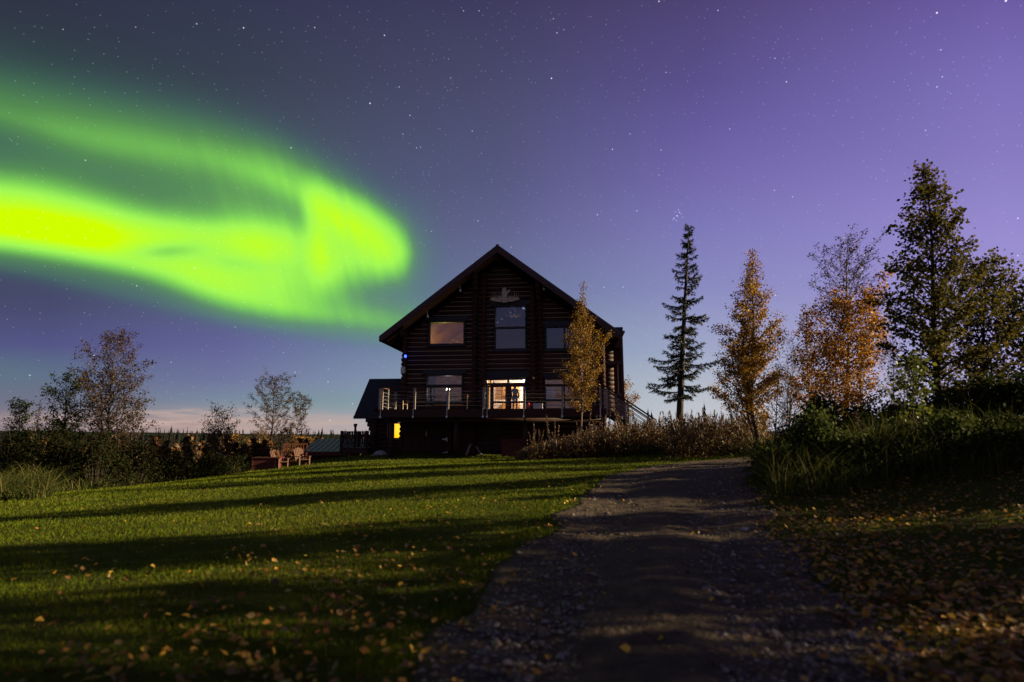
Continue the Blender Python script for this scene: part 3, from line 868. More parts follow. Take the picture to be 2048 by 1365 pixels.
# kitchen behind the doors: bright; each lamp hangs as a shade with its own light
for x, y, zz, pw, cw in ((XC + .55, 5.2, CL - .45, 125, (1, .93, .82)), (XC - .5, 4.2, CL - .45, 12, (1, .72, .42)), ((WL + PX1) / 2 - .2, 3.6, MF + 1.7, 9, (1, .82, .62)),
                         ((PX4 + WR) / 2, 3.2, CL - .6, 14, (1, .9, .75)), ((WL + PX1) / 2 - .6, 3.4, MID + 1.2, 30, (1, .80, .10))):
    lm = MB(); lm.tube([(x, y, zz - .1), (x, y, zz - .02), (x, y, zz + .06)], [.13, .12, .05], 12); 
    lo = lm.build('ceiling_lamp', 'room_lamp', house, True)
    lamp('room_light', (x, y, zz - .24), pw, cw)
lamp('chandelier_fill', (F(1028, 628, .9)[0], 1.5, F(1028, 640, .9)[1]), 1.6, (1, .8, .6), .3)  # unseen fill light added so the chandelier shows; the fixture itself is unlit
# bright pale wall area and kitchen cupboards seen through the doors
mb = MB(); mb.box(PX1 + .2, PX4 - .2, 6.9, 6.98, MF, CL); mb.build('kitchen_wall', 'room_wall', house)
for z0_, z1_, y_ in ((.05, .88, 6.2), (1.4, 2.2, 6.45)):
    mb = MB()
    mb.box(XC - 1.15, XC + .07, y_ + .02, 6.85, MF + z0_, MF + z1_)
    for k in range(3): mb.box(XC - 1.14 + k * .405, XC - .75 + k * .405, y_, y_ + .025, MF + z0_ + .02, MF + z1_ - .02)
    mb.build('cupboard', 'room_wood', house)
for k in range(4):
    mb = MB(); x = XC - 1.0 + k * .3; h_ = 1.05 + .06 * (k % 2); mb.tube([(x, 6.35, MF + .88), (x, 6.35, MF + h_ - .03), (x, 6.35, MF + h_)], [.055, .055, .035], 10); mb.build('kitchen_jar', 'white_paint', house)
# blind behind the far window on the deck
bx0, bz1 = F(1092, 775, .12); bx1, bz0 = F(1110, 799, .12)
mb = MB()
for k in range(7):
    z = bz0 + (bz1 - bz0) * (k + .5) / 7; mb.box(bx0, bx1, .12, .135, z - .035, z + .035)
mb.build('blind', 'white_paint', WOBJ[4])

# dining chair and pale chair-back in the room left of the doors
def chair_mesh(x, y, z, h=1.05):
    m_ = MB(); w = .22
    for sx in (-w, w):
        m_.box(x + sx - .02, x + sx + .02, y - .02, y + .02, z, z + h); m_.box(x + sx - .02, x + sx + .02, y + .38, y + .42, z, z + .45)
    m_.box(x - w, x + w, y, y + .42, z + .44, z + .48)
    for k in range(4): m_.box(x - w, x + w, y - .012, y + .012, z + .58 + k * .13, z + .66 + k * .13)
    return m_
for i, (px_, ly) in enumerate(((893, 1.0), (907, 1.6))):
    x, _ = F(px_, 790, ly)
    o = chair_mesh(0, 0, 0, 1.12).build('dining_chair', 'white_paint', None); o.location = HW(x, ly, MF); o.rotation_euler.z = YAW + .2 * i
    tag(o, ['white slatted dining chair just behind the deck window', 'white slatted dining chair deeper in the lit room'][i], 'chair', 'dining chairs inside the house')

# lower storey under the deck: plank doors with strap hinges
def plank_panel(name, pxa, pxb, pya, ly, mat='plank', zlow=0.0):
    xa, zt_ = F(pxa, pya, ly); xb, _ = F(pxb, pya, ly)
    m_ = MB(); n_ = max(2, int((xb - xa) / .2)); w = (xb - xa) / n_
    for k in range(n_):
        m_.box(xa + k * w + .006, xa + (k + 1) * w - .006, ly - .03 - .008 * (k % 2), ly + .03, zlow, zt_)
    return m_.build(name, mat, house), xa, xb, zt_
pl = -.42
d1, a1, b1, z1_ = plank_panel('cellar_door', 808, 850, 846, pl)
d2, a2, b2, z2_ = plank_panel('cellar_door', 851, 904, 846, pl)
d3, a3, b3, z3_ = plank_panel('plank_wall', 912, 950, 846, pl)
for py_ in (879, 907):
    x, z = F(893, py_, pl - .05)
    h_ = MB(); h_.prism([(x - .28, z - .02), (x - .28, z + .02), (x, z + .06), (x, z - .06)], pl - .07, pl - .045); h_.box(x, x + .05, pl - .08, pl - .045, z - .12, z + .12)
    h_.build('strap_hinge', 'white_paint', d2)
x, z = F(853, 868, pl - .05); h_ = MB(); h_.tube([(x, pl - .09, z - .14), (x, pl - .09, z + .14)], .022, 6); h_.build('handle', 'steel', d2)
mb = MB(); mb.box(b3 + .02, F(1000, 860, pl)[0], -.1, .1, 0, DK - .5)
mb.build('cellar_recess', 'black_metal', house)

# ---- deck
DF = -4.0
dxl = F(758, 818, DF)[0]; dxr = F(1210, 818, DF)[0]
mb = MB()
nb = 30; yy = np.linspace(DF, -.45, nb + 1)
for a, b_ in zip(yy[:-1], yy[1:]): mb.box(dxl, dxr, a + .004, b_ - .004, DK - .04, DK)
mb.box(dxl, WL - .35, -.45, 2.2, DK - .04, DK)
deck = mb.build('deck', 'deck_wood', house)
zr = F(1000, 834.5, DF)[1]
mb = MB(); mb.box(dxl, dxr, DF - .06, DF - .004, zr, DK - .02); mb.box(dxl - .06, dxl - .004, DF - .06, 2.2, zr, DK - .02); mb.box(dxr + .004, dxr + .06, DF - .06, -.3, zr, DK - .02)
for y in (-3.2, -2.2, -1.2): mb.box(dxl + .1, dxr - .1, y - .06, y + .06, zr + .02, DK - .05)
mb.build('rim_board', 'deck_wood', deck)
RT = F(1000, 773, DF)[1]                                   # top of the rail
POSTX = [764, 829, 896, 967.5, 976, 1049, 1125, 1201]
for px_ in POSTX:
    x = F(px_, 800, DF)[0]
    m_ = MB(); m_.box(x - .055, x + .055, DF - .045, DF + .05, DK - .02, RT - .04); po = m_.build('railing_post', 'post_wood', deck)
    r_ = MB(); r_.tube([(x - .03, DF - .09, DK + .04), (x - .03, DF - .09, zr + .02)], .022, 6); r_.tube([(x - .03, DF - .13, zr + .02), (x - .03, DF - .05, zr + .02)], .06, 8); r_.build('post_bracket', 'steel', po)
for y in (DF + .02, -2.6, -1.2, 0.4, 1.9):
    m_ = MB(); m_.box(dxl - .035, dxl + .06, y - .045, y + .045, DK - .02, RT - .04); m_.build('railing_post', 'post_wood', deck)
xa = F(967.5, 800, DF)[0]; xb = F(976, 800, DF)[0]
mb = MB(); mb.box(dxl - .08, xa + .06, DF - .08, DF + .08, RT - .04, RT + .03); mb.box(xb - .06, dxr, DF - .08, DF + .08, RT - .04, RT + .03); mb.box(dxl - .08, dxl + .08, DF + .08, 2.2, RT - .04, RT + .03)
mb.build('handrail', 'deck_wood', deck)
mb = MB()
for k in range(5):
    z = DK + .18 + k * (RT - DK - .22) / 5
    mb.tube([(dxl, DF, z), (xa, DF, z)], .011, 5); mb.tube([(xb, DF, z), (dxr, DF, z)], .011, 5); mb.tube([(dxl, DF, z), (dxl, 2.2, z)], .011, 5)
mb.build('railing_cable', 'cable', deck)
for px_ in (783, 912, 1050, 1180):
    x, _ = F(px_, 870, -3.3)
    m_ = MB(); m_.tube([(x, -3.3, -.2), (x + .01, -3.3, DK * .5), (x, -3.3, zr)], [.155, .15, .14], 12); m_.build('deck_post', 'log', house, True)
mb = MB(); mb.tube([(dxl + .2, -3.3, zr - .12), (dxr - .2, -3.3, zr - .12)], .14, 10); mb.build('deck_beam', 'log', house, True)

# ---- stairs down the moonlit side
sx0, sz0 = dxr + .02, DK; sx1, sz1 = F(1306, 884, -3.5)
stair = MB()
ns = 13
for k in range(ns):
    x = sx0 + (sx1 - sx0) * (k + .5) / ns; z = sz0 + (sz1 - sz0) * (k + 1) / ns
    stair.box(x - .15, x + .15, -3.9, -2.7, z - .045, z)
st_o = stair.build('stair', 'deck_wood', house)
for y in (-3.95, -2.65):
    m_ = MB(); m_.prism([(sx0, sz0 + .02), (sx1 + .15, sz1 + .02), (sx1 + .15, sz1 - .26), (sx0, sz0 - .32)], y - .03, y + .03); m_.build('stringer', 'deck_wood', st_o)
    m_ = MB(); m_.beam((sx0 - .05, y, RT), (sx1 + .15, y, sz1 + RT - DK - .1), .12, .07); m_.build('handrail', 'deck_wood', st_o)
    m_ = MB()
    for k in range(4): 
        q = .2 + k * .2
        m_.beam((sx0, y, sz0 + q * (RT - DK)), (sx1 + .1, y, sz1 + q * (RT - DK - .1)), .03, .035)
    m_.build('stair_rail', 'post_wood', st_o)
    for fx in (.04, .48, .97):
        x = sx0 + (sx1 - sx0) * fx; z = sz0 + (sz1 - sz0) * fx
        m_ = MB(); m_.box(x - .05, x + .05, y - .05, y + .05, z - .3, z + RT - DK - .05); m_.build('stair_post', 'post_wood', st_o)
for f_ in (.5, .98):
    x = sx0 + (sx1 - sx0) * f_; z = sz0 + (sz1 - sz0) * f_
    m_ = MB(); m_.box(x - .07, x + .07, -3.4, -3.2, -.4, z - .1); m_.build('stair_support', 'deck_wood', st_o)

# ---- covered side porch of the moonlit side
SY0, SY1 = 1.6, 6.2
pxr = F(1243, 700, SY0)[0]
mb = MB(); zc = DK + .14
ptop = F(1240, 726, SY0)[1]
while zc < F(1225, 675, SY0)[1]:
    mb.tube([(WR - .2, SY0, zc), (F(1226, 700, SY0)[0], SY0, zc)], .15, 10); zc += PITCHL
porch = mb.build('side_porch', 'log', house, True)
m_ = MB(); m_.box(WR - .1, pxr + .05, SY0 - .35, SY1, ptop - .14, ptop + .08); m_.build('balcony_floor', 'fascia', porch)
m_ = MB(); m_.box(WR - .1, pxr, SY0 - .3, SY1, DK - .22, DK); m_.build('porch_floor', 'fascia', porch)
zt_ = F(1240, 662, SY0)[1]
m_ = MB()
for k in range(5): m_.box(pxr - .42 + k * .1, pxr - .33 + k * .1, SY0 - .28, SY0 - .24, ptop + .9, zt_ - .1)
m_.box(pxr + .03, pxr + .07, SY0 - .3, SY1, ptop + .9, zt_ - .1)
m_.build('gable_board', 'fascia', porch)
m_ = MB(); m_.box(F(1224, 700, SY0)[0], pxr - .03, SY0 + .02, SY0 + .08, DK, zt_ - .1)
m_.build('inner_wall', 'plank', porch)
for y in (SY0 - .26, SY1 - .1):
    m_ = MB(); m_.box(pxr - .07, pxr + .07, y - .07, y + .07, 0, zt_ - .1); m_.build('porch_post', 'fascia', porch)
m_ = MB(); m_.prism([(WR - .3, zt_ + .16), (pxr + .2, zt_ - .10), (pxr + .2, zt_ - .2), (WR - .3, zt_ + .06)], SY0 - .5, SY1 + .2); m_.build('porch_roof', 'roof_metal', porch)
m_ = MB()
for z in (DK + .45, DK + .75, DK + 1.05): m_.beam((F(1222, 700, SY0)[0], SY0 - .26, z), (pxr, SY0 - .26, z), .05, .05)
m_.beam((pxr - .28, SY0 - .26, ptop), (pxr - .28, SY0 - .26, DK + 1.05), .06, .06)
m_.build('porch_rail', 'post_wood', porch)

# ---- low wing on the dark side
WY0, WY1 = 2.3, 6.4
wx0, wez = F(708, 832, WY0 - .5)
wx1 = WL + .1
wrz = F(760, 758, (WY0 + WY1) / 2)[1]
wxr = F(737, 758, (WY0 + WY1) / 2)[0]
ym = (WY0 + WY1) / 2
mb = MB()
for s in (-1, 1):
    ye = ym + s * (ym - WY0 + .5)
    a = Vector((wx0, ye, wez)); b_ = Vector((wx1, ye, wez)); c_ = Vector((wx1, ym, wrz)); d_ = Vector((wx0, ym, wrz)); dn = Vector((0, 0, -.16))
    mb.add([a, b_, c_, d_, a + dn, b_ + dn, c_ + dn, d_ + dn], [(0, 1, 2, 3), (7, 6, 5, 4), (0, 4, 5, 1), (1, 5, 6, 2), (2, 6, 7, 3), (3, 7, 4, 0)])
wing_roof = mb.build('wing_roof', 'wing_roof', house)
m_ = MB(); m_.box(wx0 - .02, wx1, WY0 - .545, WY0 - .505, wez - .2, wez - .0); m_.build('eave_board', 'trim', wing_roof)
mb = MB(); zc = .0; wxw = F(752, 860, WY0)[0]
ya, za, _z = 0, 0, 0
wwin = (785, 848, 804, 876)
vx0, vx1, vz0, vz1 = rect(wwin, WY0)
top_w = wez - .1
k = 0
while zc < top_w + .6:
    corb = max(0, (zc - 1.2)) * .42 if zc < top_w else 1.2   # corbelled ends step outward towards the eave
    xl = wxw - .25 - corb
    yoff = 0 if zc < top_w else .4 + (zc - top_w) * .5
    if vz0 - .05 < zc < vz1 + .05:
        mb.tube([(xl, WY0, zc), (vx0 - .1, WY0, zc)], .15, 10); mb.tube([(vx1 + .1, WY0, zc), (wx1, WY0, zc)], .15, 10)
    else:
        mb.tube([(xl, WY0 + yoff, zc), (wx1, WY0 + yoff, zc)], .15, 10)
    if zc < top_w + .5: mb.tube([(wxw, WY0 - .3, zc + .14), (wxw, WY1 + .2, zc + .14)], .15, 10)
    zc += PITCHL
mb.build('wing_log_wall', 'log', house, True)
m_ = MB()
fw = .07
m_.box(vx0 - fw, vx0, WY0 - .2, WY0 + .05, vz0 - fw, vz1 + fw); m_.box(vx1, vx1 + fw, WY0 - .2, WY0 + .05, vz0 - fw, vz1 + fw); m_.box(vx0, vx1, WY0 - .2, WY0 + .05, vz1, vz1 + fw); m_.box(vx0, vx1, WY0 - .2, WY0 + .05, vz0 - fw, vz0)
ww = m_.build('window', 'trim', house); ww['label'] = 'small window with glowing yellow curtain'
m_ = MB(); nn_ = 40
cv = []
for k in range(nn_ + 1):
    x = vx0 + (vx1 - vx0) * k / nn_; cv.append((x, WY0 - .02 + .025 * math.sin(k * .95)))
m_.add([(x, y, vz0) for x, y in cv] + [(x, y, vz1) for x, y in cv], [(k, k + 1, k + nn_ + 2, k + nn_ + 1) for k in range(nn_)])
m_.build('curtain', 'lit_curtain', ww)
g = MB(); g.add([(vx0, WY0 - .1, vz0), (vx1, WY0 - .1, vz0), (vx1, WY0 - .1, vz1), (vx0, WY0 - .1, vz1)], [(0, 1, 2, 3)]); g.build('pane', 'glass', ww)
x, z0 = F(774.5, 876, WY0 - .2); _, z1 = F(774.5, 848, WY0 - .2)
m_ = MB(); m_.box(x - .03, x + .03, WY0 - .22, WY0 - .16, z0, z1); m_.build('lit_slit', 'lit_curtain', ww).data.materials[0] = MATS['soffit']  # lit slit beside the window, its light painted as a pale solid strip

# small side deck of the wing
SD0 = 1.6; SD1 = 4.6
sxl = F(683, 880, SD0)[0]; sxr = F(736, 880, SD0)[0]
szf = F(700, 896, SD0)[1]; szt = F(700, 863, SD0)[1]; szb = F(700, 910, SD0)[1]
mb = MB(); mb.box(sxl, sxr, SD0, SD1, szf - .05, szf)
sd_ = mb.build('side_deck', 'deck_wood', house)
m_ = MB(); m_.box(sxl, sxr, SD0 - .05, SD0, szf - .35, szf - .06); m_.box(sxl - .05, sxl, SD0, SD1, szf - .35, szf - .06); m_.build('rim_board', 'deck_wood', sd_)
m_ = MB(); m_.box(sxl - .06, sxr, SD0 - .06, SD0 + .06, szt - .06, szt); m_.box(sxl - .06, sxl + .06, SD0 + .06, SD1, szt - .06, szt); m_.box(sxl, sxr, SD0 - .02, SD0 + .02, szf + .22, szf + .27); m_.box(sxl, sxr, SD1 - .05, SD1 + .05, szt - .06, szt)
m_.build('handrail', 'deck_wood', sd_)
m_ = MB()
for k in range(12):
    x = sxl + .1 + k * (sxr - sxl) / 12; m_.box(x - .022, x + .022, SD0 - .022, SD0 + .022, szf + .27, szt - .06); m_.box(x - .022, x + .022, SD1 - .022, SD1 + .022, szf, szt - .06)
for k in range(14):
    y = SD0 + .2 + k * .21; m_.box(sxl - .022, sxl + .022, y - .022, y + .022, szf, szt - .06)
m_.build('baluster', 'deck_wood', sd_)
for x, y in ((sxl, SD0), (sxr - .1, SD0), (sxl, SD1)):
    m_ = MB(); m_.box(x - .07, x + .07, y - .07, y + .07, -.7, szt + .03); m_.build('deck_post', 'deck_wood', sd_)
x, z1 = F(711, 848, 3.4); m_ = MB(); m_.tube([(x, 3.4, -.3), (x, 3.4, z1 - .25)], .07, 10); m_.tube([(x, 3.4, z1 - .25), (x, 3.4, z1 - .05), (x, 3.4, z1)], [.08, .13, .12], 10); m_.build('stove_pipe', 'black_metal', house, True)

# small fittings on the corner: lit blue lamp, meter box
x, z = F(811, 713, -.45); m_ = MB(); m_.tube([(x, -.42, z - .06), (x, -.46, z - .05), (x, -.46, z + .05), (x, -.42, z + .06)], [.03, .075, .075, .03], 12); m_.build('blue_lamp', 'blue_lamp', house, True)
x, z = F(806, 741, -.48); m_ = MB(); m_.box(x - .13, x + .13, -.55, -.41, z - .2, z + .2); m_.box(x - .1, x + .1, -.57, -.55, z - .16, z + .16); m_.build('meter_box', 'pale_plastic', house)

# ------------------------------------------------------------------ antlers
def paddle(m_, o, ang, L, wd, tines, mirror=1, thick=.03, tip=.16, lift=0.0):
    """one palmate moose antler: a broad blade with finger tines along its upper edge"""
    c, s = math.cos(ang), math.sin(ang)
    def pt(a, b_): 
        return (o[0] + mirror * (a * c - b_ * s), o[2] + a * s + b_ * c)
    edge = [pt(0, -.05), pt(L * .45, -wd * .22), pt(L * .85, -wd * .1), pt(L * 1.08, wd * .08)]
    k = tines
    for i in range(k):
        a0 = L * (.98 - .82 * i / k)
        h0 = wd * (.30 + .25 * math.sin(math.pi * (i + .5) / k))
        edge += [pt(a0, h0), pt(a0 + .02 + .06 * (1 - i / k), h0 + tip * (.75 + .45 * ((i * 7) % 3) / 2)), pt(a0 - L * .045, h0 + .02)]
    edge += [pt(0, .06)]
    m_.prism(edge, o[1] - thick, o[1] + thick)
x, z = F(1010, 603, -.4)
root = tag(empty('moose_antlers', HW(x, -.45, z), YAW), 'pale moose antlers mounted above the tall bay window under the gable', 'antlers')
m_ = MB(); paddle(m_, (.06, 0, -.02), .12, .80, .30, 6, 1, .03, .36); paddle(m_, (.02, -.05, -.02), .45, .45, .22, 3); m_.build('antler', 'antler', root)
m_ = MB(); paddle(m_, (-.06, 0, -.02), .12, .82, .30, 6, -1, .03, .36); paddle(m_, (-.02, -.05, -.02), .5, .42, .22, 3, -1); m_.build('antler', 'antler', root)
m_ = MB(); paddle(m_, (0, -.09, .0), 1.45, .62, .34, 3, 1, .035, .12); m_.prism([(-.14, -.12), (.14, -.12), (.13, .1), (.16, .42), (.34, .62), (.30, .70), (.12, .58), (.06, .78), (-.04, .84), (-.14, .74), (-.18, .5), (-.14, .15)], -.13, -.06); m_.build('skull_plate', 'antler', root)
# antler chandelier hanging inside the tall window
cx_, cz_ = F(1028, 628, .9)
root = tag(empty('antler_chandelier', HW(cx_, .9, cz_), YAW), 'dark antler chandelier hanging inside behind the tall bay window', 'chandelier')
m_ = MB()
for k in range(9):
    a = 2 * math.pi * k / 9; r0 = .5
    p0 = Vector((math.cos(a) * .12, math.sin(a) * .12, -.15)); p1 = Vector((math.cos(a) * r0, math.sin(a) * r0, -.08)); p2 = Vector((math.cos(a + .2) * r0 * 1.5, math.sin(a + .2) * r0 * 1.5, .04))
    m_.tube([p0, p1, p2], [.05, .06, .02], 6)
    for q in (0, .25, .5): 
        b_ = p1.lerp(p2, q); m_.tube([b_, b_ + Vector((0, 0, .12)), b_ + Vector((math.cos(a) * .05, math.sin(a) * .05, .25))], [.03, .025, .006], 5)
m_.build('antler_ring', 'antler', root, True)
m_ = MB(); m_.tube([(0, 0, -.15), (0, 0, 1.2)], .02, 6); m_.build('chain', 'black_metal', root)

# ------------------------------------------------------------------ person behind the doors
def make_person(name, loc, rz, height):
    V_, E_, R_ = [], [], []
    def vtx(p, r, parent=None):
        V_.append(p); R_.append(r if hasattr(r, '__len__') else (r, r))
        if parent is not None: E_.append((parent, len(V_) - 1))
        return len(V_) - 1
    pel = vtx((0, 0, .95), (.155, .115))
    bel = vtx((0, -.01, 1.08), (.145, .11), pel); che = vtx((0, 0, 1.26), (.175, .125), bel); upc = vtx((0, .015, 1.40), (.14, .10), che)
    nk = vtx((0, .012, 1.485), .058, upc); jaw = vtx((0, -.005, 1.56), (.066, .080), nk); hd_ = vtx((0, -.002, 1.645), (.078, .096), jaw); cr = vtx((0, .008, 1.715), (.060, .074), hd_)
    nose = vtx((0, -.098, 1.605), .014, hd_)
    for s in (-1, 1):
        ear = vtx((s * .083, .01, 1.615), .016, hd_)
        hip = vtx((s * .095, 0, .89), (.095, .10), pel); th = vtx((s * .105, -.01, .70), .085, hip); kn = vtx((s * .115, -.015, .49), .062, th)
        ca = vtx((s * .125, .01, .33), .056, kn); an = vtx((s * .13, .015, .10), .042, ca); he = vtx((s * .132, .0, .045), .044, an); ba = vtx((s * .145, -.10, .038), (.046, .034), he); vtx((s * .15, -.175, .03), (.036, .026), ba)
        sh = vtx((s * .185, .01, 1.405), .070, upc); ua = vtx((s * .235, .02, 1.26), .052, sh); el_ = vtx((s * .262, .02, 1.12), .043, ua)
        fo = vtx((s * .262, -.04, .99), .040, el_); wr = vtx((s * .248, -.085, .885), .028, fo)
        pa = vtx((s * .242, -.10, .835), (.018, .036), wr); pb = vtx((s * .24, -.105, .80), (.016, .04), pa)
        for k, (dy, L) in enumerate(((-.033, .072), (-.011, .082), (.011, .076), (.033, .058))):
            a = vtx((s * .238, -.105 + dy, .775), .0095, pb); b_ = vtx((s * .232, -.107 + dy * 1.1, .775 - L * .5), .0088, a); vtx((s * .220, -.105 + dy * 1.12, .775 - L * .95), .0078, b_)
        t1 = vtx((s * .232, -.140, .835), .011, pa); vtx((s * .222, -.158, .795), .009, t1)
    me = bpy.data.meshes.new('tmp'); me.from_pydata(V_, E_, [])
    o = bpy.data.objects.new('tmp', me); COL.objects.link(o)
    md = o.modifiers.new('skin', 'SKIN'); md.use_smooth_shade = True
    for i, r in enumerate(R_): me.skin_vertices[0].data[i].radius = r
    me.skin_vertices[0].data[0].use_root = True
    o.modifiers.new('sub', 'SUBSURF').levels = 1
    dg = bpy.context.evaluated_depsgraph_get()
    body = bpy.data.meshes.new_from_object(o.evaluated_get(dg))
    bpy.data.objects.remove(o)
    body.name = 'person'
    for m_ in ('jacket', 'trousers', 'skin', 'black_metal'): body.materials.append(MATS[m_])
    for p in body.polygons:
        c = p.center
        p.material_index = 2 if (c.z > 1.475 or (abs(c.x) > .2 and c.z < .875)) else (3 if c.z < .075 else (1 if c.z < .90 and abs(c.x) < .2 else 0))
        p.use_smooth = True
    o = bpy.data.objects.new('person', body); COL.objects.link(o)
    h_ = MB()
    for k in range(7):
        zz = 1.60 + k * .0235; w = math.sqrt(max(.02, 1 - ((zz - 1.60) / .16) ** 2))
        h_.v += [(math.cos(a) * .088 * w, .02 + math.sin(a) * .10 * w + (.03 if math.sin(a) < -.2 and k < 3 else 0) * 1.0, zz) for a in np.linspace(0, 2 * math.pi, 14, endpoint=False)]
    for k in range(6):
        for j in range(14):
            if k < 3 and math.sin(2 * math.pi * (j + .5) / 14) < -.3: continue
            h_.f.append([k * 14 + j, k * 14 + (j + 1) % 14, (k + 1) * 14 + (j + 1) % 14, (k + 1) * 14 + j]); h_.mi.append(0)
    h_.f.append([6 * 14 + j for j in range(14)]); h_.mi.append(0)
    h_.build('hair', 'hair', o, True)
    for s in (-1, 1):
        fe = MB(); fe.tube([(s * .033, -.088, 1.632), (s * .033, -.101, 1.632)], [.011, .006], 8); fe.build('eye', 'white_paint', o)
    mo = MB(); mo.tube([(-.026, -.084, 1.565), (0, -.092, 1.563), (.026, -.084, 1.565)], .006, 5); mo.build('mouth', 'red_wood', o)
    o.location = loc; o.rotation_euler.z = rz; o.scale = (height / 1.79,) * 3
    return o
PLY = .75
px_, pz_ = F(1030, 768, PLY)
ph = min(1.88, max(1.66, pz_ - MF))
print('PERSON', round(pz_ - MF, 2))
per = make_person('person', HW(px_, PLY, MF), YAW + R(35), ph)
tag(per, 'person in dark clothes standing just inside the lit glass doors', 'person')

# things standing on the deck
x, z = F(1076, 815, -1.2)
m_ = MB(); m_.box(-.27, .27, -.2, .2, .04, .42)
for k in range(5): m_.box(-.28, .28, -.21, -.2, .06 + k * .075, .10 + k * .075)
for sx in (-.24, .20): m_.box(sx, sx + .04, -.18, -.14, 0, .04)
c_ = m_.build('crate', 'pale_plastic'); c_.location = HW(x, -1.2, DK); c_.rotation_euler.z = YAW
tag(c_, 'pale slatted plastic crate on the deck beside the doors', 'crate')
x, z = F(1057, 815, -1.3)
m_ = MB(); m_.tube([(0, 0, 0), (0, 0, .34), (0, 0, .42), (0, 0, .46)], [.11, .11, .06, .03], 12)
c_ = m_.build('gas_canister', 'red_plastic', None, True); c_.location = HW(x, -1.3, DK); tag(c_, 'small red canister on the deck next to the pale crate', 'canister')
# deck chairs near the corner (dark frames, pale uprights)
def deck_chair(px_, ly, rot, lab):
    x, _ = F(px_, 812, ly)
    root = tag(empty('deck_chair', HW(x, ly, DK), YAW + rot), lab, 'chair', 'chairs on the deck')
    s_ = MB(); s_.box(-.26, .26, -.26, .24, .38, .43); s_.build('seat', 'deck_wood', root)
    b_ = MB()
    for k in range(5): b_.beam((-.21 + k * .105, .24, .43), (-.21 + k * .105, .40, 1.0), .07, .025)
    b_.build('backrest', 'deck_wood', root)
    for sx in (-.24, .24):
        for sy in (-.22, .22):
            l_ = MB(); l_.box(sx - .025, sx + .025, sy - .025, sy + .025, 0, .62 if sy < 0 else .42); l_.build('leg', 'dry_wood', root)
        a_ = MB(); a_.box(sx - .05, sx + .05, -.3, .3, .62, .65); a_.build('armrest', 'deck_wood', root)
    return root
deck_chair(782, -1.9, .5, 'slatted deck chair nearest the deck corner, beside the low wing')
deck_chair(803, -1.5, -.3, 'slatted deck chair against the log corner of the house')
x, _ = F(934, 812, -1.0)
m_ = MB(); m_.tube([(0, 0, 0), (0, 0, .03), (0, 0, .04)], [.16, .16, .02], 12); m_.tube([(0, 0, .03), (0, 0, .75)], .03, 8); m_.tube([(0, 0, .45), (0, 0, .95), (0, 0, 1.0)], [.055, .055, .01], 8, 1)
c_ = m_.build('patio_torch', ['black_metal', 'orange_wood']); c_.location = HW(x, -1.0, DK); tag(c_, 'slim orange torch on a dark foot by the log pillar of the deck', 'torch')
# boards leaning below the deck
for (pa, pb, ly, lab) in (((932, 915), (941, 889), -2.2, 'dry grey board leaning against the plank wall under the deck'), ((964, 914), (952, 893), -2.0, 'dry pale board leaning towards the dark cellar recess')):
    xa, za = F(*pa, ly); xb, zb = F(*pb, ly + .7)
    p0 = HW(xa, ly, 0); p0.z = tz(p0.x, p0.y) ; p1 = HW(xb, ly + .7, zb)
    m_ = MB(); d = p1 - p0; m_.beam((0, 0, 0), d, .12, .035)
    c_ = m_.build('leaning_board', 'dry_wood'); c_.location = p0; tag(c_, lab, 'board', 'boards leaning under the deck')
# low storage chest under the deck
x0, z1 = F(1003, 876, -2.6); x1, _ = F(1046, 876, -2.6)
root = tag(empty('storage_chest', HW((x0 + x1) / 2, -2.2, .0), YAW), 'large dark red plank chest standing below the deck', 'chest')
root.location.z = tz(root.location.x, root.location.y) - .03
hz_ = HZ + z1 - root.location.z; w = (x1 - x0) / 2
m_ = MB()
for k in range(8): m_.box(-w + k * w / 4 + .005, -w + (k + 1) * w / 4 - .005, -.4, .4, 0, hz_ - .07)
m_.build('chest_body', 'red_wood', root); m_ = MB(); m_.box(-w - .05, w + .05, -.46, .45, hz_ - .065, hz_); m_.build('lid', 'plank', root)
# pale boulder and its neighbour at the wing
def boulder(px_, py_, d, sx, sz, seed, lab, mat='stone'):
    p = P(px_, py_, d); p.z = tz(p.x, p.y) - sz * .15
    bm_ = bmesh.new(); bmesh.ops.create_icosphere(bm_, subdivisions=3, radius=1)
    rr = random.Random(seed); ph_ = [rr.uniform(0, 6) for _ in range(6)]
    for v_ in bm_.verts:
        c = v_.co; f = 1 + .14 * math.sin(3 * c.x + ph_[0]) + .12 * math.sin(4 * c.y + ph_[1]) + .1 * math.sin(5 * c.z + ph_[2]) + .05 * math.sin(11 * c.x + 9 * c.y + ph_[3])
        v_.co = Vector((c.x * sx * f, c.y * sx * .7 * f, c.z * sz * f))
    me = bpy.data.meshes.new('boulder'); bm_.to_mesh(me); bm_.free(); me.materials.append(MATS[mat])
    for q in me.polygons: q.use_smooth = True
    o = bpy.data.objects.new('boulder', me); COL.objects.link(o); o.location = p; tag(o, lab, 'boulder'); return o
boulder(762, 905, 34.2, .55, .22, 3, 'pale grey boulder in the grass below the low wing')
boulder(1497, 1067, 4.9, .085, .03, 9, 'flat pale stone on the edge of the gravel track').name = 'flat_stone'

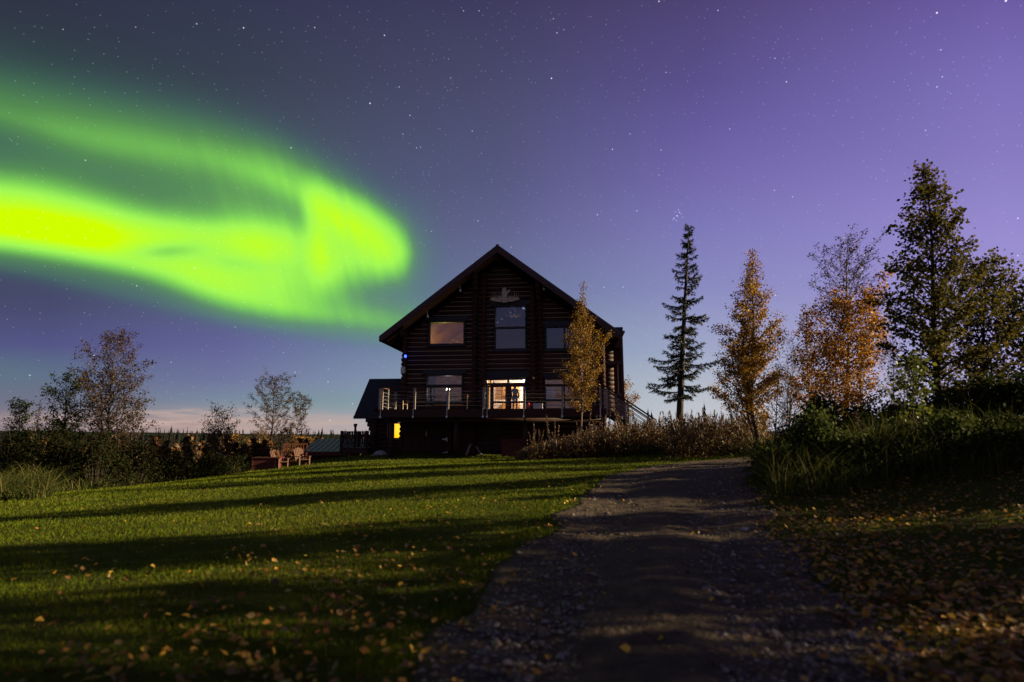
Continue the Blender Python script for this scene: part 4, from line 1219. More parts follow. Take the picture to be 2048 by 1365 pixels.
# ------------------------------------------------------------------ yard: picnic shelter, chairs, box on the far lawn
def ground_at(px_, d, dz=0.0):
    p = P(px_, 870, d); p.z = tz(p.x, p.y) + dz; return p
SHD = 40.0
pa = P(606, 903, SHD); pb = P(690, 903, SHD); pc = P(636, 878, SHD + 2.4)
root = tag(empty('picnic_shelter', (pa.x, SHD, tz((pa.x + pb.x) / 2, SHD + 1) - .1)), 'open picnic shelter with pale green ribbed metal roof beside the house', 'shelter')
gz = root.location.z; w = pb.x - pa.x; ze = pa.z - gz; zrd = pc.z - gz
m_ = MB()
off = pc.x - pa.x
dn = Vector((0, 0, -.05))
q = [Vector((0, -.4, ze)), Vector((w + 1, -.4, ze)), Vector((w + 1, 2.4, zrd)), Vector((off, 2.4, zrd))]
m_.add(q + [p + dn for p in q], [(0, 1, 2, 3), (7, 6, 5, 4), (0, 4, 5, 1), (1, 5, 6, 2), (2, 6, 7, 3), (3, 7, 4, 0)])
q = [Vector((0, 5.2, ze)), Vector((w + 1, 5.2, ze)), Vector((w + 1, 2.405, zrd)), Vector((off, 2.405, zrd))]
m_.add(q + [p + dn for p in q], [(0, 1, 2, 3), (7, 6, 5, 4), (0, 4, 5, 1), (1, 5, 6, 2), (2, 6, 7, 3), (3, 7, 4, 0)])
for k in range(10):
    f = (k + .5) / 10; a = Vector((f * (w + 1), -.4, ze + .02)); b_ = Vector((off + f * (w + 1 - off), 2.4, zrd + .02)); m_.beam(a, b_, .05, .05)
m_.build('roof', 'green_metal', root)
m_ = MB(); m_.box(.03, w + 1, -.46, -.41, ze - .28, ze - .02); m_.build('eave_board', 'red_wood', root)
for x, y in ((.5, 0), (w * .48, 0), (w + .5, 0), (.5, 4.8), (w * .48, 4.8), (w + .5, 4.8)):
    m_ = MB(); m_.box(x - .11, x + .11, y - .11, y + .11, -.4, ze - .06); m_.beam((x, y, ze - .75), (x + .55, y, ze - .1), .08, .08); m_.build('post', 'red_wood', root)
m_ = MB(); m_.box(.9, w, 1.6, 2.5, .68, .74); m_.box(.9, w, 1.0, 1.3, .42, .46); m_.box(.9, w, 2.8, 3.1, .42, .46)
for x in (1.3, w - .4): m_.box(x - .05, x + .05, 1.1, 3.0, .34, .42); m_.beam((x, 1.15, 0), (x, 1.75, .68), .09, .05); m_.beam((x, 2.95, 0), (x, 2.35, .68), .09, .05)
t_ = m_.build('picnic_table', 'orange_wood'); t_.location = root.location + Vector((0, 0, .05)); tag(t_, 'brown wooden picnic table under the green roofed shelter', 'table')

YD = 29.3
def adirondack(px_, d, rz, lab, sc=1.0):
    root = tag(empty('adirondack_chair', ground_at(px_, d, -.02), rz), lab, 'chair', 'orange brown wooden chairs on the far lawn')
    root.scale = (sc,) * 3
    s_ = MB()
    for k in range(6): s_.beam((-.28, -.30 + k * .11, .40 - k * .028), (.28, -.30 + k * .11, .40 - k * .028), .10, .025)
    s_.build('seat', 'orange_wood', root)
    b_ = MB()
    for k in range(6):
        x = -.25 + k * .1; h_ = 1.0 + .12 * math.cos((k - 2.5) * .55); b_.beam((x, .24, .28), (x * 1.12, .58, h_), .085, .022)
    b_.beam((-.3, .40, .62), (.3, .40, .62), .06, .03)
    b_.build('backrest', 'orange_wood', root)
    for sx in (-.33, .33):
        a_ = MB(); a_.box(sx - .075, sx + .075, -.38, .42, .58, .61); a_.build('armrest', 'orange_wood', root)
        l_ = MB(); l_.box(sx - .04, sx + .04, -.34, -.24, 0, .58); l_.build('leg', 'orange_wood', root)
        l_ = MB(); l_.beam((sx, -.2, .36), (sx, .62, .03), .03, .11); l_.build('leg', 'orange_wood', root)
    return root
adirondack(563, YD, R(62), 'wooden slatted armchair nearest the red storage box, lit orange', .82)
adirondack(575, YD + .5, R(100), 'wooden slatted armchair turned side on between box and bench', .8)
adirondack(607, YD + .6, R(48), 'wooden slatted armchair closest to the picnic shelter posts', .82)
# slat backed garden swing bench
root = tag(empty('garden_bench', ground_at(592, YD + .9, -.02), R(18)), 'tall slat backed wooden garden bench between the chairs', 'bench')
root.scale = (.8, .8, .85)
m_ = MB(); m_.box(-.75, .75, -.3, .3, .42, .48); m_.build('seat', 'orange_wood', root)
m_ = MB()
for k in range(9): x = -.66 + k * .165; m_.box(x - .035, x + .035, .30, .34, .5, 1.28)
m_.box(-.75, .75, .29, .35, 1.28, 1.36); m_.box(-.75, .75, .345, .375, .52, .6); m_.build('backrest', 'orange_wood', root)
for sx in (-.72, .72):
    for sy in (-.26, .32):
        l_ = MB(); l_.box(sx - .04, sx + .04, sy - .04, sy + .04, 0, .75 if sy < 0 else 1.36); l_.build('leg', 'red_wood', root)
    l_ = MB(); l_.box(sx - .06, sx + .06, -.32, .34, .75, .79); l_.build('armrest', 'red_wood', root)
root = tag(empty('storage_box', ground_at(540, YD, -.05), R(4)), 'low dark red boarded storage box on the far lawn', 'storage box')
root.scale = (.82, .82, .82)
m_ = MB()
for k in range(5): m_.box(-.78, .78, -.4, .4, k * .15, k * .15 + .142)
m_.build('box_body', 'red_wood', root); m_ = MB(); m_.box(-.83, .83, -.45, .45, .75, .80); m_.build('lid', 'red_wood', root)
for sx in (-.8, .8):
    m_ = MB(); m_.box(sx - .03, sx + .03, -.42, -.36, 0, .74); m_.build('corner_post', 'orange_wood', root)

# ------------------------------------------------------------------ trees
def prof_cone(t_): return (1 - t_) ** .8 * (.45 + .55 * min(1, t_ / .18))
def prof_flame(t_): return max(.10, (math.sin(math.pi * min(1, .16 + t_ * .84)) ** .9) * (1 - t_ * .45)) if t_ < .72 else max(.05, .34 * (1 - t_) / .28 + .05)
def prof_oval(t_): return max(.08, math.sin(math.pi * min(1, .1 + t_ * .88)) ** .75)
def prof_top(t_): return max(.10, math.sin(math.pi * min(1, .22 + .74 * t_)) ** .6)
def prof_col(t_): return .55 + .45 * math.sin(math.pi * t_) - .5 * max(0, t_ - .6)

def tree(name, label, px_, d, top, halfw, seed, group=None, cat='tree', leaf='leaf_gold', nleaf=5000, lsize=.06, bark='bark_dark', prof=prof_oval, base_f=.2,
         nb=46, nsub=6, ntwig=0, up=.5, r0=None, lean=0.0, stems=1, wob=.04, kink=0.0, spread=.10, leaf_lo=0.0, leaf_hi=1.0, sink=.06, droop=.2, tipw=0):
    rs = np.random.RandomState(seed); rr = random.Random(seed)
    b0 = ground_at(px_, d, -sink)
    tp = P(top[0], top[1], d)
    H = tp.z - b0.z; lx = tp.x - b0.x
    Rw = halfw / FPX * d * 1.0
    r0 = r0 or H * .016
    root = tag(empty(name, b0), label, cat, group)
    tr = MB(); cent = []; wts = []
    tr_fine = MB()
    for si in range(stems):
        so_ = Vector((0, 0, 0)) if si == 0 else Vector((rr.uniform(-.25, .25) * Rw, rr.uniform(-.3, .3), 0))
        sh = 1.0 if si == 0 else rr.uniform(.6, .85)
        fan = 0 if si == 0 else rr.uniform(-.5, .5) * Rw
        NPT = 12; pts = []
        w1, w2 = rr.uniform(0, 6), rr.uniform(0, 6)
        for i in range(NPT):
            t_ = i / (NPT - 1)
            kx = kink * math.exp(-((t_ - .10) / .07) ** 2)
            pts.append(so_ + Vector((lx * t_ ** 1.2 + fan * t_ + wob * H * math.sin(w1 + 4.2 * t_) * t_ * (1 - t_) * 1.2 + kx, wob * H * math.sin(w2 + 3.7 * t_) * t_ * (1 - t_), H * sh * t_)))
        rad = [max(.006, r0 * sh * (1 - .93 * (i / (NPT - 1)) ** .8) * (1.35 if i == 0 else 1)) for i in range(NPT)]
        tr.tube(pts, rad, 9)
        def at_(t_):
            q = t_ * (NPT - 1); i = min(NPT - 2, int(q)); return pts[i].lerp(pts[i + 1], q - i)
        n_b = nb if si == 0 else nb // 2
        for k in range(n_b):
            t_ = base_f + (1 - base_f) * (k + rr.random() * .9) / n_b * .985
            tt_ = (t_ - base_f) / (1 - base_f)
            a = k * 2.399 + rr.uniform(-.5, .5)
            L = Rw * prof(tt_) * rr.uniform(.70, 1.12)
            if L < .06: L = .06
            st = at_(t_); out = Vector((math.cos(a), math.sin(a), 0))
            u0 = up * rr.uniform(.6, 1.4) + .5 * tt_
            L0 = L; L *= math.sqrt((1 + u0 * u0) / (1 + .35 * u0 * u0))
            bp = [st]; cur = st; nseg = 5
            dirv = (out + Vector((0, 0, u0))).normalized()
            for s in range(nseg):
                dirv = (dirv + Vector((rr.uniform(-.16, .16), rr.uniform(-.16, .16), .06 - droop * .12 * s))).normalized()
                cur = cur + dirv * (L / nseg) * math.sqrt(1 + u0 * u0 * .35); bp.append(cur)
            br = max(.004, min(rad[min(NPT - 1, int(t_ * NPT))] * .55, L * .018 + .004))
            tr.tube(bp, [br, br * .8, br * .62, br * .46, br * .32, max(.002, br * .15)], 5, 0, False)
            for s in range(nsub):
                f = .22 + .78 * (s + rr.random()) / nsub
                q = f * nseg; i = min(nseg - 1, int(q)); p0 = bp[i].lerp(bp[i + 1], q - i)
                sl = L * rr.uniform(.16, .36) * (1.15 - f * .6)
                sd_v = (dirv * .6 + Vector((rr.uniform(-1, 1), rr.uniform(-1, 1), rr.uniform(-.5, .8)))).normalized()
                p1 = p0 + sd_v * sl * .5; p2 = p1 + (sd_v + Vector((0, 0, -.15 + .3 * rr.random()))).normalized() * sl * .5
                tr_fine.tube([p0, p1, p2], [br * .35 + .001, br * .24 + .001, .0015], 3, 0, False)
                for w_ in range(ntwig):
                    qf = rr.random(); b_ = p0.lerp(p2, qf)
                    tl = sl * rr.uniform(.3, .6) + .05
                    td = (sd_v + Vector((rr.uniform(-1, 1), rr.uniform(-1, 1), rr.uniform(-.6, .9)))).normalized()
                    tr_fine.tube([b_, b_ + td * tl * .5, b_ + (td + Vector((0, 0, -.1))).normalized() * tl], [.0045 * d / 20 + .001, .0036 * d / 20 + .001, .0016 * d / 20], 3, 0, False)
                    cent.append(b_ + td * tl * .8); wts.append(L0)
                cent += [p1, p2, p0.lerp(p1, .5)]; wts += [L0] * 3
            cent += [bp[-1], bp[-2]]; wts += [L0] * 2
    tro = tr.build('trunk', bark, root, True)
    tr_fine.build('twig_crown', 'twig' if bark != 'bark_dark' else 'bark_dark', tro)
    if nleaf and cent:
        c_ = np.array([tuple(p) for p in cent])
        pw = np.array(wts) ** 1.15 + .02; idx = rs.choice(len(c_), nleaf, p=pw / pw.sum())
        C_ = c_[idx] + rs.normal(0, spread, (nleaf, 3)) * np.array([1, 1, .8])
        leaves('crown', C_, lsize, leaf, root, rs, droop=.3)
    return root

def spruce(name, label, px_, d, top, halfw, seed, nw=30, base_f=.18, group=None, dens=1.0):
    rs = np.random.RandomState(seed); rr = random.Random(seed)
    b0 = ground_at(px_, d, -.1); tp = P(top[0], top[1], d)
    H = tp.z - b0.z; lx = tp.x - b0.x; Rw = halfw / FPX * d * 1.08
    root = tag(empty(name, b0), label, 'tree', group)
    tr = MB(); fine = MB()
    pts = [Vector((lx * (i / 10) ** 1.1, 0, H * i / 10)) for i in range(11)]
    tr.tube(pts, [H * .0165 * (1 - .94 * i / 10) + .008 for i in range(11)], 9)
    Cn, Dn = [], []
    def at_(t_):
        q = t_ * 10; i = min(9, int(q)); return pts[i].lerp(pts[i + 1], q - i)
    for w_ in range(nw):
        tt_ = w_ / nw; t_ = base_f + (1 - base_f) * tt_
        env = (1 - tt_) ** .8 * (.72 + .28 * min(1, tt_ / .1)) * Rw
        nbr = rr.choice((3, 3, 4, 4))
        a0 = rr.uniform(0, 6.28)
        for k in range(nbr):
            if rr.random() < .10: continue
            a = a0 + k * 6.283 / nbr + rr.uniform(-.35, .35)
            L = env * (rr.uniform(.42, 1.12) if rr.random() > .14 else rr.uniform(1.1, 1.34)) + .10
            st = at_(min(.995, t_ + rr.uniform(-.022, .022))); out = Vector((math.cos(a), math.sin(a), 0))
            dip = rr.uniform(-.75, -.05) * (1 - tt_) + .35 * tt_ ** 2
            bp = [st]; cur = st
            for s in range(5):
                v_ = (out + Vector((rr.uniform(-.08, .08), rr.uniform(-.08, .08), dip + .16 * s))).normalized()
                cur = cur + v_ * L / 5; bp.append(cur)
            tr.tube(bp, [.022 * (1 - tt_) + .008, .018 * (1 - tt_) + .006, .012, .008, .006, .003], 4, 0, False)
            nsb = max(4, int(L * 9 * dens))
            for s in range(nsb):
                f = .18 + .82 * s / nsb; q = f * 5; i = min(4, int(q)); p0 = bp[i].lerp(bp[i + 1], q - i)
                side = Vector((-out.y, out.x, 0)) * (1 if s % 2 else -1)
                sl = (.30 * L * (1.05 - f) + .10) * rr.uniform(.6, 1.2)
                sv = (out * .7 + side * rr.uniform(.5, 1.0) + Vector((0, 0, rr.uniform(-.75, -.1)))).normalized()
                p1 = p0 + sv * sl
                m_ = max(8, int(sl * 105))
                for j in range(m_):
                    Cn.append(p0.lerp(p1, j / m_)); Dn.append(sv)
            m_ = int(L * 80)
            for j in range(m_):
                q = (.12 + .88 * j / m_) * 5; i = min(4, int(q)); Cn.append(bp[i].lerp(bp[i + 1], q - i)); Dn.append(out)
    tro = tr.build('trunk', 'bark_dark', root, True)
    C_ = np.array([tuple(p) for p in Cn]); D_ = np.array([tuple(p) for p in Dn]); nn_ = len(C_)
    d_ = unit(D_ * .55 + rs.normal(0, .55, (nn_, 3)) + np.array([0, 0, -.15])); a_ = unit(np.cross(d_, rs.normal(size=(nn_, 3))))
    L_ = rs.uniform(.06, .13, nn_)[:, None]; w = rs.uniform(.012, .022, nn_)[:, None]
    C_ = C_ + rs.normal(0, .022, C_.shape)
    co = np.stack([C_ - a_ * w, C_ + a_ * w, C_ + d_ * L_], 1).reshape(-1, 3)
    fa = np.arange(nn_ * 3).reshape(-1, 3)
    np_mesh('crown', co, fa, rs.uniform(0, 1, nn_), 'needle', root)
    return root

G_R = 'trees along the moonlit side'
spruce('spruce_tree', 'tall dark lone spruce leaning slightly beside the house stairs', 1355, 24, (1378, 452), 64, 4, nw=34, base_f=.26)
tree('birch_tree', 'slim golden birch standing right in front of the deck', 1158, 26, (1168, 566), 50, 21, None, leaf='leaf_bronze', nleaf=14000, lsize=.062, bark='bark_birch', prof=lambda t_: (.72 + .28 * math.sin(math.pi * min(1, t_ * 1.7))) * (1 if t_ < .38 else max(.05, 1 - (t_ - .38) * 1.85)), base_f=.24, nb=58, nsub=7, up=1.0, r0=.055, spread=.09)
tree('birch_tree', 'golden brown birch with a thin bare tip beside the spruce', 1500, 19, (1505, 500), 92, 22, G_R, leaf='leaf_gold', nleaf=21000, lsize=.064, bark='bark_dark', prof=lambda t_: prof_cone(min(1, t_ * 1.08)) if t_ < .68 else max(.07, .30 * (1 - t_) / .32), base_f=.16, nb=70, nsub=7, ntwig=1, up=.75, r0=.085, kink=.25, spread=.09, stems=2)
tree('bare_birch', 'nearly leafless birch with a twisted trunk above the orange foliage', 1690, 15, (1694, 502), 78, 23, G_R, leaf='leaf_rust', nleaf=2400, lsize=.05, bark='bark_birch', prof=prof_top, base_f=.40, nb=44, nsub=8, ntwig=5, up=1.0, r0=.085, wob=.09, spread=.05, droop=.5)
tree('orange_birch', 'bright orange leaved birch below the bare twisted birch', 1722, 14, (1722, 608), 80, 24, G_R, leaf='leaf_orange', nleaf=8500, lsize=.058, bark='bark_pale', prof=prof_oval, base_f=.18, nb=48, nsub=6, up=1.0, r0=.05, spread=.09)
tree('orange_birch', 'dull orange birch with pale tip left of the bare twisted birch', 1628, 15.5, (1612, 622), 56, 25, G_R, leaf='leaf_orange', nleaf=4200, lsize=.055, bark='bark_pale', prof=prof_cone, base_f=.15, nb=44, nsub=6, ntwig=2, up=1.1, r0=.04, spread=.07)
tree('orange_birch', 'short orange birch filling in below the twisted trunk', 1670, 14.6, (1668, 680), 64, 26, G_R, leaf='leaf_orange', nleaf=4600, lsize=.055, bark='bark_pale', prof=prof_oval, base_f=.1, nb=36, nsub=6, up=.9, r0=.035, spread=.09)
tree('bare_sapling', 'thin grey leafless sapling behind the golden birch', 1576, 17, (1588, 690), 34, 27, G_R, leaf='leaf_rust', nleaf=160, lsize=.045, bark='bark_birch', prof=prof_top, base_f=.15, nb=34, nsub=5, ntwig=3, up=1.4, r0=.035, stems=3)
tree('bare_sapling', 'low grey sapling with rusty leaves beneath the golden birch', 1545, 18, (1560, 740), 36, 28, G_R, leaf='leaf_gold', nleaf=900, lsize=.05, bark='bark_birch', prof=prof_oval, base_f=.1, nb=30, nsub=5, ntwig=2, up=1.1, r0=.03, stems=2)
tree('large_birch', 'tallest dark leafy birch rising above the grassy bank', 1888, 9, (1850, 335), 122, 29, G_R, leaf='leaf_olive', nleaf=8200, lsize=.062, bark='bark_dark', prof=lambda t_: prof_cone(min(1, t_ * .93)) * 1.02, base_f=.16, nb=86, nsub=8, up=.55, r0=.075, lean=0, spread=.06, droop=.3)
tree('large_birch', 'broad dark birch standing behind the tallest birch', 1968, 9.8, (1966, 535), 95, 30, G_R, leaf='leaf_olive', nleaf=7000, lsize=.058, bark='bark_dark', prof=prof_oval, base_f=.12, nb=66, nsub=8, up=.6, r0=.06, spread=.07)
tree('large_birch', 'dark birch cut off by the picture edge', 2070, 10, (2085, 560), 80, 31, G_R, leaf='leaf_dark', nleaf=4200, lsize=.070, bark='bark_dark', prof=prof_oval, base_f=.1, nb=56, nsub=8, up=.6, r0=.06, spread=.08)
tree('green_sapling', 'young sapling with bright green leaves under the tallest birch', 1816, 8.1, (1830, 716), 42, 32, G_R, leaf='leaf_green', nleaf=480, lsize=.065, bark='bark_dark', prof=prof_oval, base_f=.1, nb=34, nsub=5, up=.9, r0=.025, spread=.07)
tree('bare_sapling', 'bare grey sapling between orange birch and green sapling', 1790, 11, (1785, 690), 34, 33, G_R, leaf='leaf_olive', nleaf=260, lsize=.05, bark='bark_birch', prof=prof_top, base_f=.1, nb=30, nsub=5, ntwig=3, up=1.3, r0=.025, stems=2)
tree('yellow_tree', 'small yellow tree peeking out behind the house stairs', 1243, 46, (1243, 772), 34, 34, None, leaf='leaf_gold', nleaf=2600, lsize=.12, bark='bark_birch', prof=prof_oval, base_f=.1, nb=34, nsub=5, up=.8, spread=.16)
G_L = 'trees beyond the sloping lawn'
tree('tall_birch', 'tallest rust coloured birch on the dark side of the lawn', 222, 25, (232, 676), 66, 41, G_L, leaf='leaf_rust', nleaf=10000, lsize=.07, bark='bark_dark', prof=prof_oval, base_f=.18, nb=64, nsub=7, ntwig=2, up=.75, r0=.085, stems=2, spread=.09)
tree('dark_birch', 'medium dark birch beside the tallest rust coloured birch', 134, 25, (132, 752), 44, 42, G_L, leaf='leaf_dark', nleaf=6500, lsize=.07, bark='bark_dark', prof=prof_oval, base_f=.2, nb=40, nsub=6, ntwig=1, up=.8, stems=2, spread=.09)
tree('dark_birch', 'short dark birch nearest the picture edge', 42, 26, (42, 806), 28, 43, G_L, leaf='leaf_dark', nleaf=4500, lsize=.07, bark='bark_dark', prof=prof_top, base_f=.25, nb=34, nsub=6, ntwig=1, up=.9, stems=2, spread=.09)
tree('dark_birch', 'thin dark sapling between the two dark birches', 80, 26, (80, 800), 18, 44, G_L, leaf='leaf_olive', nleaf=600, lsize=.07, bark='bark_dark', prof=prof_cone, base_f=.2, nb=30, nsub=5, ntwig=1, up=.8, spread=.07)
tree('dark_birch', 'low spreading birch under the tallest rust coloured birch', 268, 24, (272, 800), 36, 45, G_L, leaf='leaf_rust', nleaf=1500, lsize=.07, bark='bark_dark', prof=prof_oval, base_f=.15, nb=36, nsub=6, up=.6, spread=.10)
tree('bare_birch', 'larger nearly leafless birch above the wooden garden chairs', 541, 51, (549, 763), 52, 46, G_L, leaf='leaf_rust', nleaf=6500, lsize=.09, bark='bark_dark', prof=prof_oval, base_f=.30, nb=44, nsub=7, ntwig=4, up=.8, r0=.11, wob=.06, droop=.3)
tree('bare_birch', 'smaller leafless birch close to the picnic shelter', 598, 52, (602, 796), 28, 47, G_L, leaf='leaf_rust', nleaf=3800, lsize=.09, bark='bark_dark', prof=prof_top, base_f=.3, nb=34, nsub=6, ntwig=4, up=1.1, r0=.07, wob=.06)
tree('bare_sapling', 'thin dark sapling with a forked top in front of the far forest', 436, 36, (440, 832), 34, 48, G_L, leaf='leaf_olive', nleaf=1800, lsize=.09, bark='bark_birch', prof=prof_oval, base_f=.3, nb=30, nsub=5, ntwig=2, up=1.0, stems=3)
tree('yellow_birch', 'low yellow birch behind the red storage box', 524, 50, (520, 866), 30, 49, G_L, leaf='leaf_gold', nleaf=1700, lsize=.10, bark='bark_pale', prof=prof_oval, base_f=.1, nb=30, nsub=5, up=.9, spread=.14)
tree('yellow_birch', 'low yellow birch behind the garden bench', 604, 49.5, (602, 878), 24, 50, G_L, leaf='leaf_gold', nleaf=1500, lsize=.10, bark='bark_pale', prof=prof_oval, base_f=.1, nb=26, nsub=5, up=.9, spread=.14)
tree('yellow_birch', 'low dull yellow birch in front of the golden forest', 470, 50, (468, 868), 30, 51, G_L, leaf='leaf_gold', nleaf=1100, lsize=.10, bark='bark_pale', prof=prof_oval, base_f=.1, nb=30, nsub=5, up=.9, spread=.14)
tree('bent_birch', 'pale bent birch stem arching beside the garden bench', 566, 40, (586, 884), 12, 52, G_L, leaf='leaf_rust', nleaf=120, lsize=.07, bark='bark_pale', prof=prof_oval, base_f=.4, nb=16, nsub=4, up=1.0, r0=.06, kink=-.4)
# trees outside the picture that throw their shadows across the lawn
G_S = 'trees beside the track out of the picture'
for k, (x, y, h_, hw_) in enumerate(((18, 17.6, 6.6, .8), (9.2, 5.2, 4.9, .75), (8.9, 4.2, 4.7, .7), (8.6, 2.7, 4.2, .75), (8.2, 1.7, 3.8, .7), (8.0, .8, 3.6, .7))):
    zz = tz(x, y)
    pxb = 1024 + x / y * FPX * 1.0135
    root = tree('roadside_birch', 'leafy birch beside the track, number of its row unseen', pxb, y, (pxb, 870 - (h_ + zz - EYE) / y * FPX * 1.0135), hw_ / y * FPX, 60 + k, G_S, leaf='leaf_olive', nleaf=4600, lsize=.10, bark='bark_dark', prof=prof_oval, base_f=.06, nb=46, nsub=6, up=.6, spread=.12)
    root['label'] = 'leafy birch beside the track outside the picture, throwing shadow on the lawn'

# ------------------------------------------------------------------ shrubs
def shrub(name, label, px_, d, top_y, halfw, seed, group, leaf='leaf_shrub', n=4200, lsize=.06, depth=None, sink=.15):
    rs = np.random.RandomState(seed); rr = random.Random(seed)
    b0 = ground_at(px_, d, -sink); H = P(px_, top_y, d).z - b0.z; Rw = halfw / FPX * d; Ry = depth or Rw * .8
    root = tag(empty(name, b0), label, 'shrub', group)
    m_ = MB(); C_ = []
    ncl = 44
    for k in range(ncl):
        a = rr.uniform(0, 6.283); e = rr.random() ** .55; zt_ = rr.uniform(.10, 1.0) ** .8
        prof = math.sqrt(max(.06, 1 - (zt_ * .98) ** 2.6))
        c = Vector((math.cos(a) * e * Rw * prof, math.sin(a) * e * Ry * prof, zt_ * H * rr.uniform(.82, 1.0)))
        s0 = Vector((c.x * .25, c.y * .25, 0))
        m_.tube([s0, s0.lerp(c, .5) + Vector((0, 0, .1 * H)), c], [.014, .010, .003], 4, 0, False)
        if k % 3 == 0:                                        # a loose sprig standing out of the outline
            tip = c + Vector((rr.uniform(-.18, .18) * Rw, rr.uniform(-.1, .1) * Ry, H * rr.uniform(.10, .30)))
            m_.tube([c, c.lerp(tip, .6), tip], [.006, .004, .002], 4, 0, False)
            for _ in range(26): C_.append(c.lerp(tip, rr.random()) + Vector((rs.normal(0, .04), rs.normal(0, .04), rs.normal(0, .03))))
        for _ in range(n // ncl):
            C_.append(c + Vector((rs.normal(0, .15 * Rw + .04), rs.normal(0, .15 * Ry + .04), rs.normal(0, .10 * H))))
    m_.build('stem', 'bark_dark', root)
    C_ = np.array([tuple(p) for p in C_]); C_[:, 2] = np.maximum(C_[:, 2], .02)
    leaves('foliage', C_, lsize, leaf, root, rs, droop=.2)
    return root
G_B = 'shrubs on the grassy bank'
shrub('willow_shrub', 'low dark shrub hugging the far bend of the track', 1566, 9.6, 882, 60, 71, G_B, n=4200, lsize=.05)
shrub('willow_shrub', 'rounded dark shrub below the orange birches', 1636, 10.4, 806, 66, 72, G_B, n=5200, lsize=.055)
shrub('willow_shrub', 'dark shrub in front of the low birch trunks, mid bank', 1722, 9.8, 818, 62, 73, G_B, n=5000, lsize=.055)
shrub('willow_shrub', 'dark shrub around the foot of the green sapling', 1800, 9.0, 812, 60, 74, G_B, n=5000, lsize=.055)
shrub('willow_shrub', 'dark shrub around the foot of the tallest birch', 1886, 8.8, 800, 66, 75, G_B, n=5000, lsize=.06)
shrub('willow_shrub', 'tall dark shrub below the broad birch', 1966, 8.8, 772, 66, 76, G_B, n=5000, lsize=.06)
shrub('willow_shrub', 'tall dark shrub at the picture edge', 2048, 8.6, 748, 70, 77, G_B, n=5000, lsize=.06)
for k, (px_, d, ty, hw_, lab) in enumerate(((1640, 8.0, 872, 60, 'low leafy shrub at the bank edge below the rounded dark shrub'), (1730, 7.7, 868, 58, 'low leafy shrub at the bank edge below the lone fireweed stalk'), (1820, 7.5, 858, 60, 'low leafy shrub at the bank edge below the green sapling'),
        (1910, 7.4, 850, 60, 'low leafy shrub at the bank edge below the tallest birch'), (2000, 7.3, 842, 62, 'low leafy shrub at the bank edge nearest the picture edge'))):
    shrub('willow_shrub', lab, px_, d, ty, hw_, 110 + k, G_B, n=4200, lsize=.05)
for k, (px_, d, ty, hw_, lab) in enumerate(((1578, 7.6, 896, 62, 'leafy green shrub nearest the track on the mound'), (1634, 7.2, 840, 62, 'large leafy green shrub in the middle of the mound beside the track'), (1716, 7.0, 876, 66, 'leafy green shrub on the mound around the lone fireweed stalk'), (1796, 6.9, 886, 52, 'small ragged shrub rising from the tall grass below the green sapling'), (1900, 6.9, 832, 56, 'ragged shrub rising from the tall grass below the tallest birch'), (2010, 6.8, 858, 60, 'ragged shrub in the tall grass at the picture edge'))):
    shrub('mound_shrub', lab, px_, d, ty, hw_, 150 + k, G_B, n=5600, lsize=.045, leaf='leaf_dark')
G_H = 'hedge of shrubs outside the picture'
for k, (x, y, h_) in enumerate(((12.2, 6.4, 1.9), (12.6, 8.0, 1.9), (13.0, 9.8, 2.2), (13.6, 11.6, 2.5), (14.2, 13.4, 2.5), (9.2, 6.0, 1.5), (8.6, 3.5, 1.9))):
    shrub('hedge_shrub', 'tall dense shrub outside the picture that shades the bank', 1024 + x / y * FPX * 1.0135, y, 870 - (h_ + tz(x, y) - EYE) / y * FPX * 1.0135, 1.0 / y * FPX, 130 + k, G_H, n=5200, lsize=.10)
shrub('willow_shrub', 'small green shrub spilling onto the track edge', 1552, 8.0, 945, 42, 78, G_B, n=2600, lsize=.045)
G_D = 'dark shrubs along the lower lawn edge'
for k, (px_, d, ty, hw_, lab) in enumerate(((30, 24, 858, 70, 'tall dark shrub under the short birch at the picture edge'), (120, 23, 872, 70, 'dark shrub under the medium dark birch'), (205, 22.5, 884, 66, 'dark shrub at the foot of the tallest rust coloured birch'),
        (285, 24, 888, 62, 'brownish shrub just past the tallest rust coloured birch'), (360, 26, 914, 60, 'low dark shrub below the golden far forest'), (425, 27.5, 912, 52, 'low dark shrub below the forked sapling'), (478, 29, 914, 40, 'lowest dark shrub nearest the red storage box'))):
    shrub('dark_shrub', lab, px_, d, ty, hw_, 90 + k, G_D, n=4000, lsize=.085, sink=.5, leaf='leaf_shrub_shaded')
shrub('fern_clump', 'small dark green clump beside the deck post below the wing', 793, 33.2, 897, 14, 99, None, n=900, lsize=.06, leaf='leaf_dark')

# ------------------------------------------------------------------ fireweed and undergrowth below the deck
def stalk_mesh(seed):
    rs = np.random.RandomState(seed); rr = random.Random(seed)
    m_ = MB(); H = 1.0; bx, by = rr.uniform(-.10, .10), rr.uniform(-.06, .06)
    pts = [Vector((bx * (i / 6) ** 2, by * (i / 6) ** 2, i / 6)) for i in range(7)]
    m_.tube(pts, [.009, .008, .007, .006, .005, .004, .002], 5, 0, False)
    C_ = []; 
    for k in range(60):
        t_ = rr.uniform(.12, .62); a = rr.uniform(0, 6.28); r_ = .07 * (1.1 - t_)
        q = pts[min(5, int(t_ * 6))]; C_.append((q.x + math.cos(a) * r_, q.y + math.sin(a) * r_, t_))
    F_ = []
    for k in range(60):
        t_ = rr.uniform(.58, 1.0); a = rr.uniform(0, 6.28); r_ = .055 * (1.12 - t_) ** .7 * rr.random() ** .5
        q = pts[min(6, int(t_ * 6))]; F_.append((q.x + math.cos(a) * r_, q.y + math.sin(a) * r_, t_))
    return m_, np.array(C_), np.array(F_)
WEEDS = []
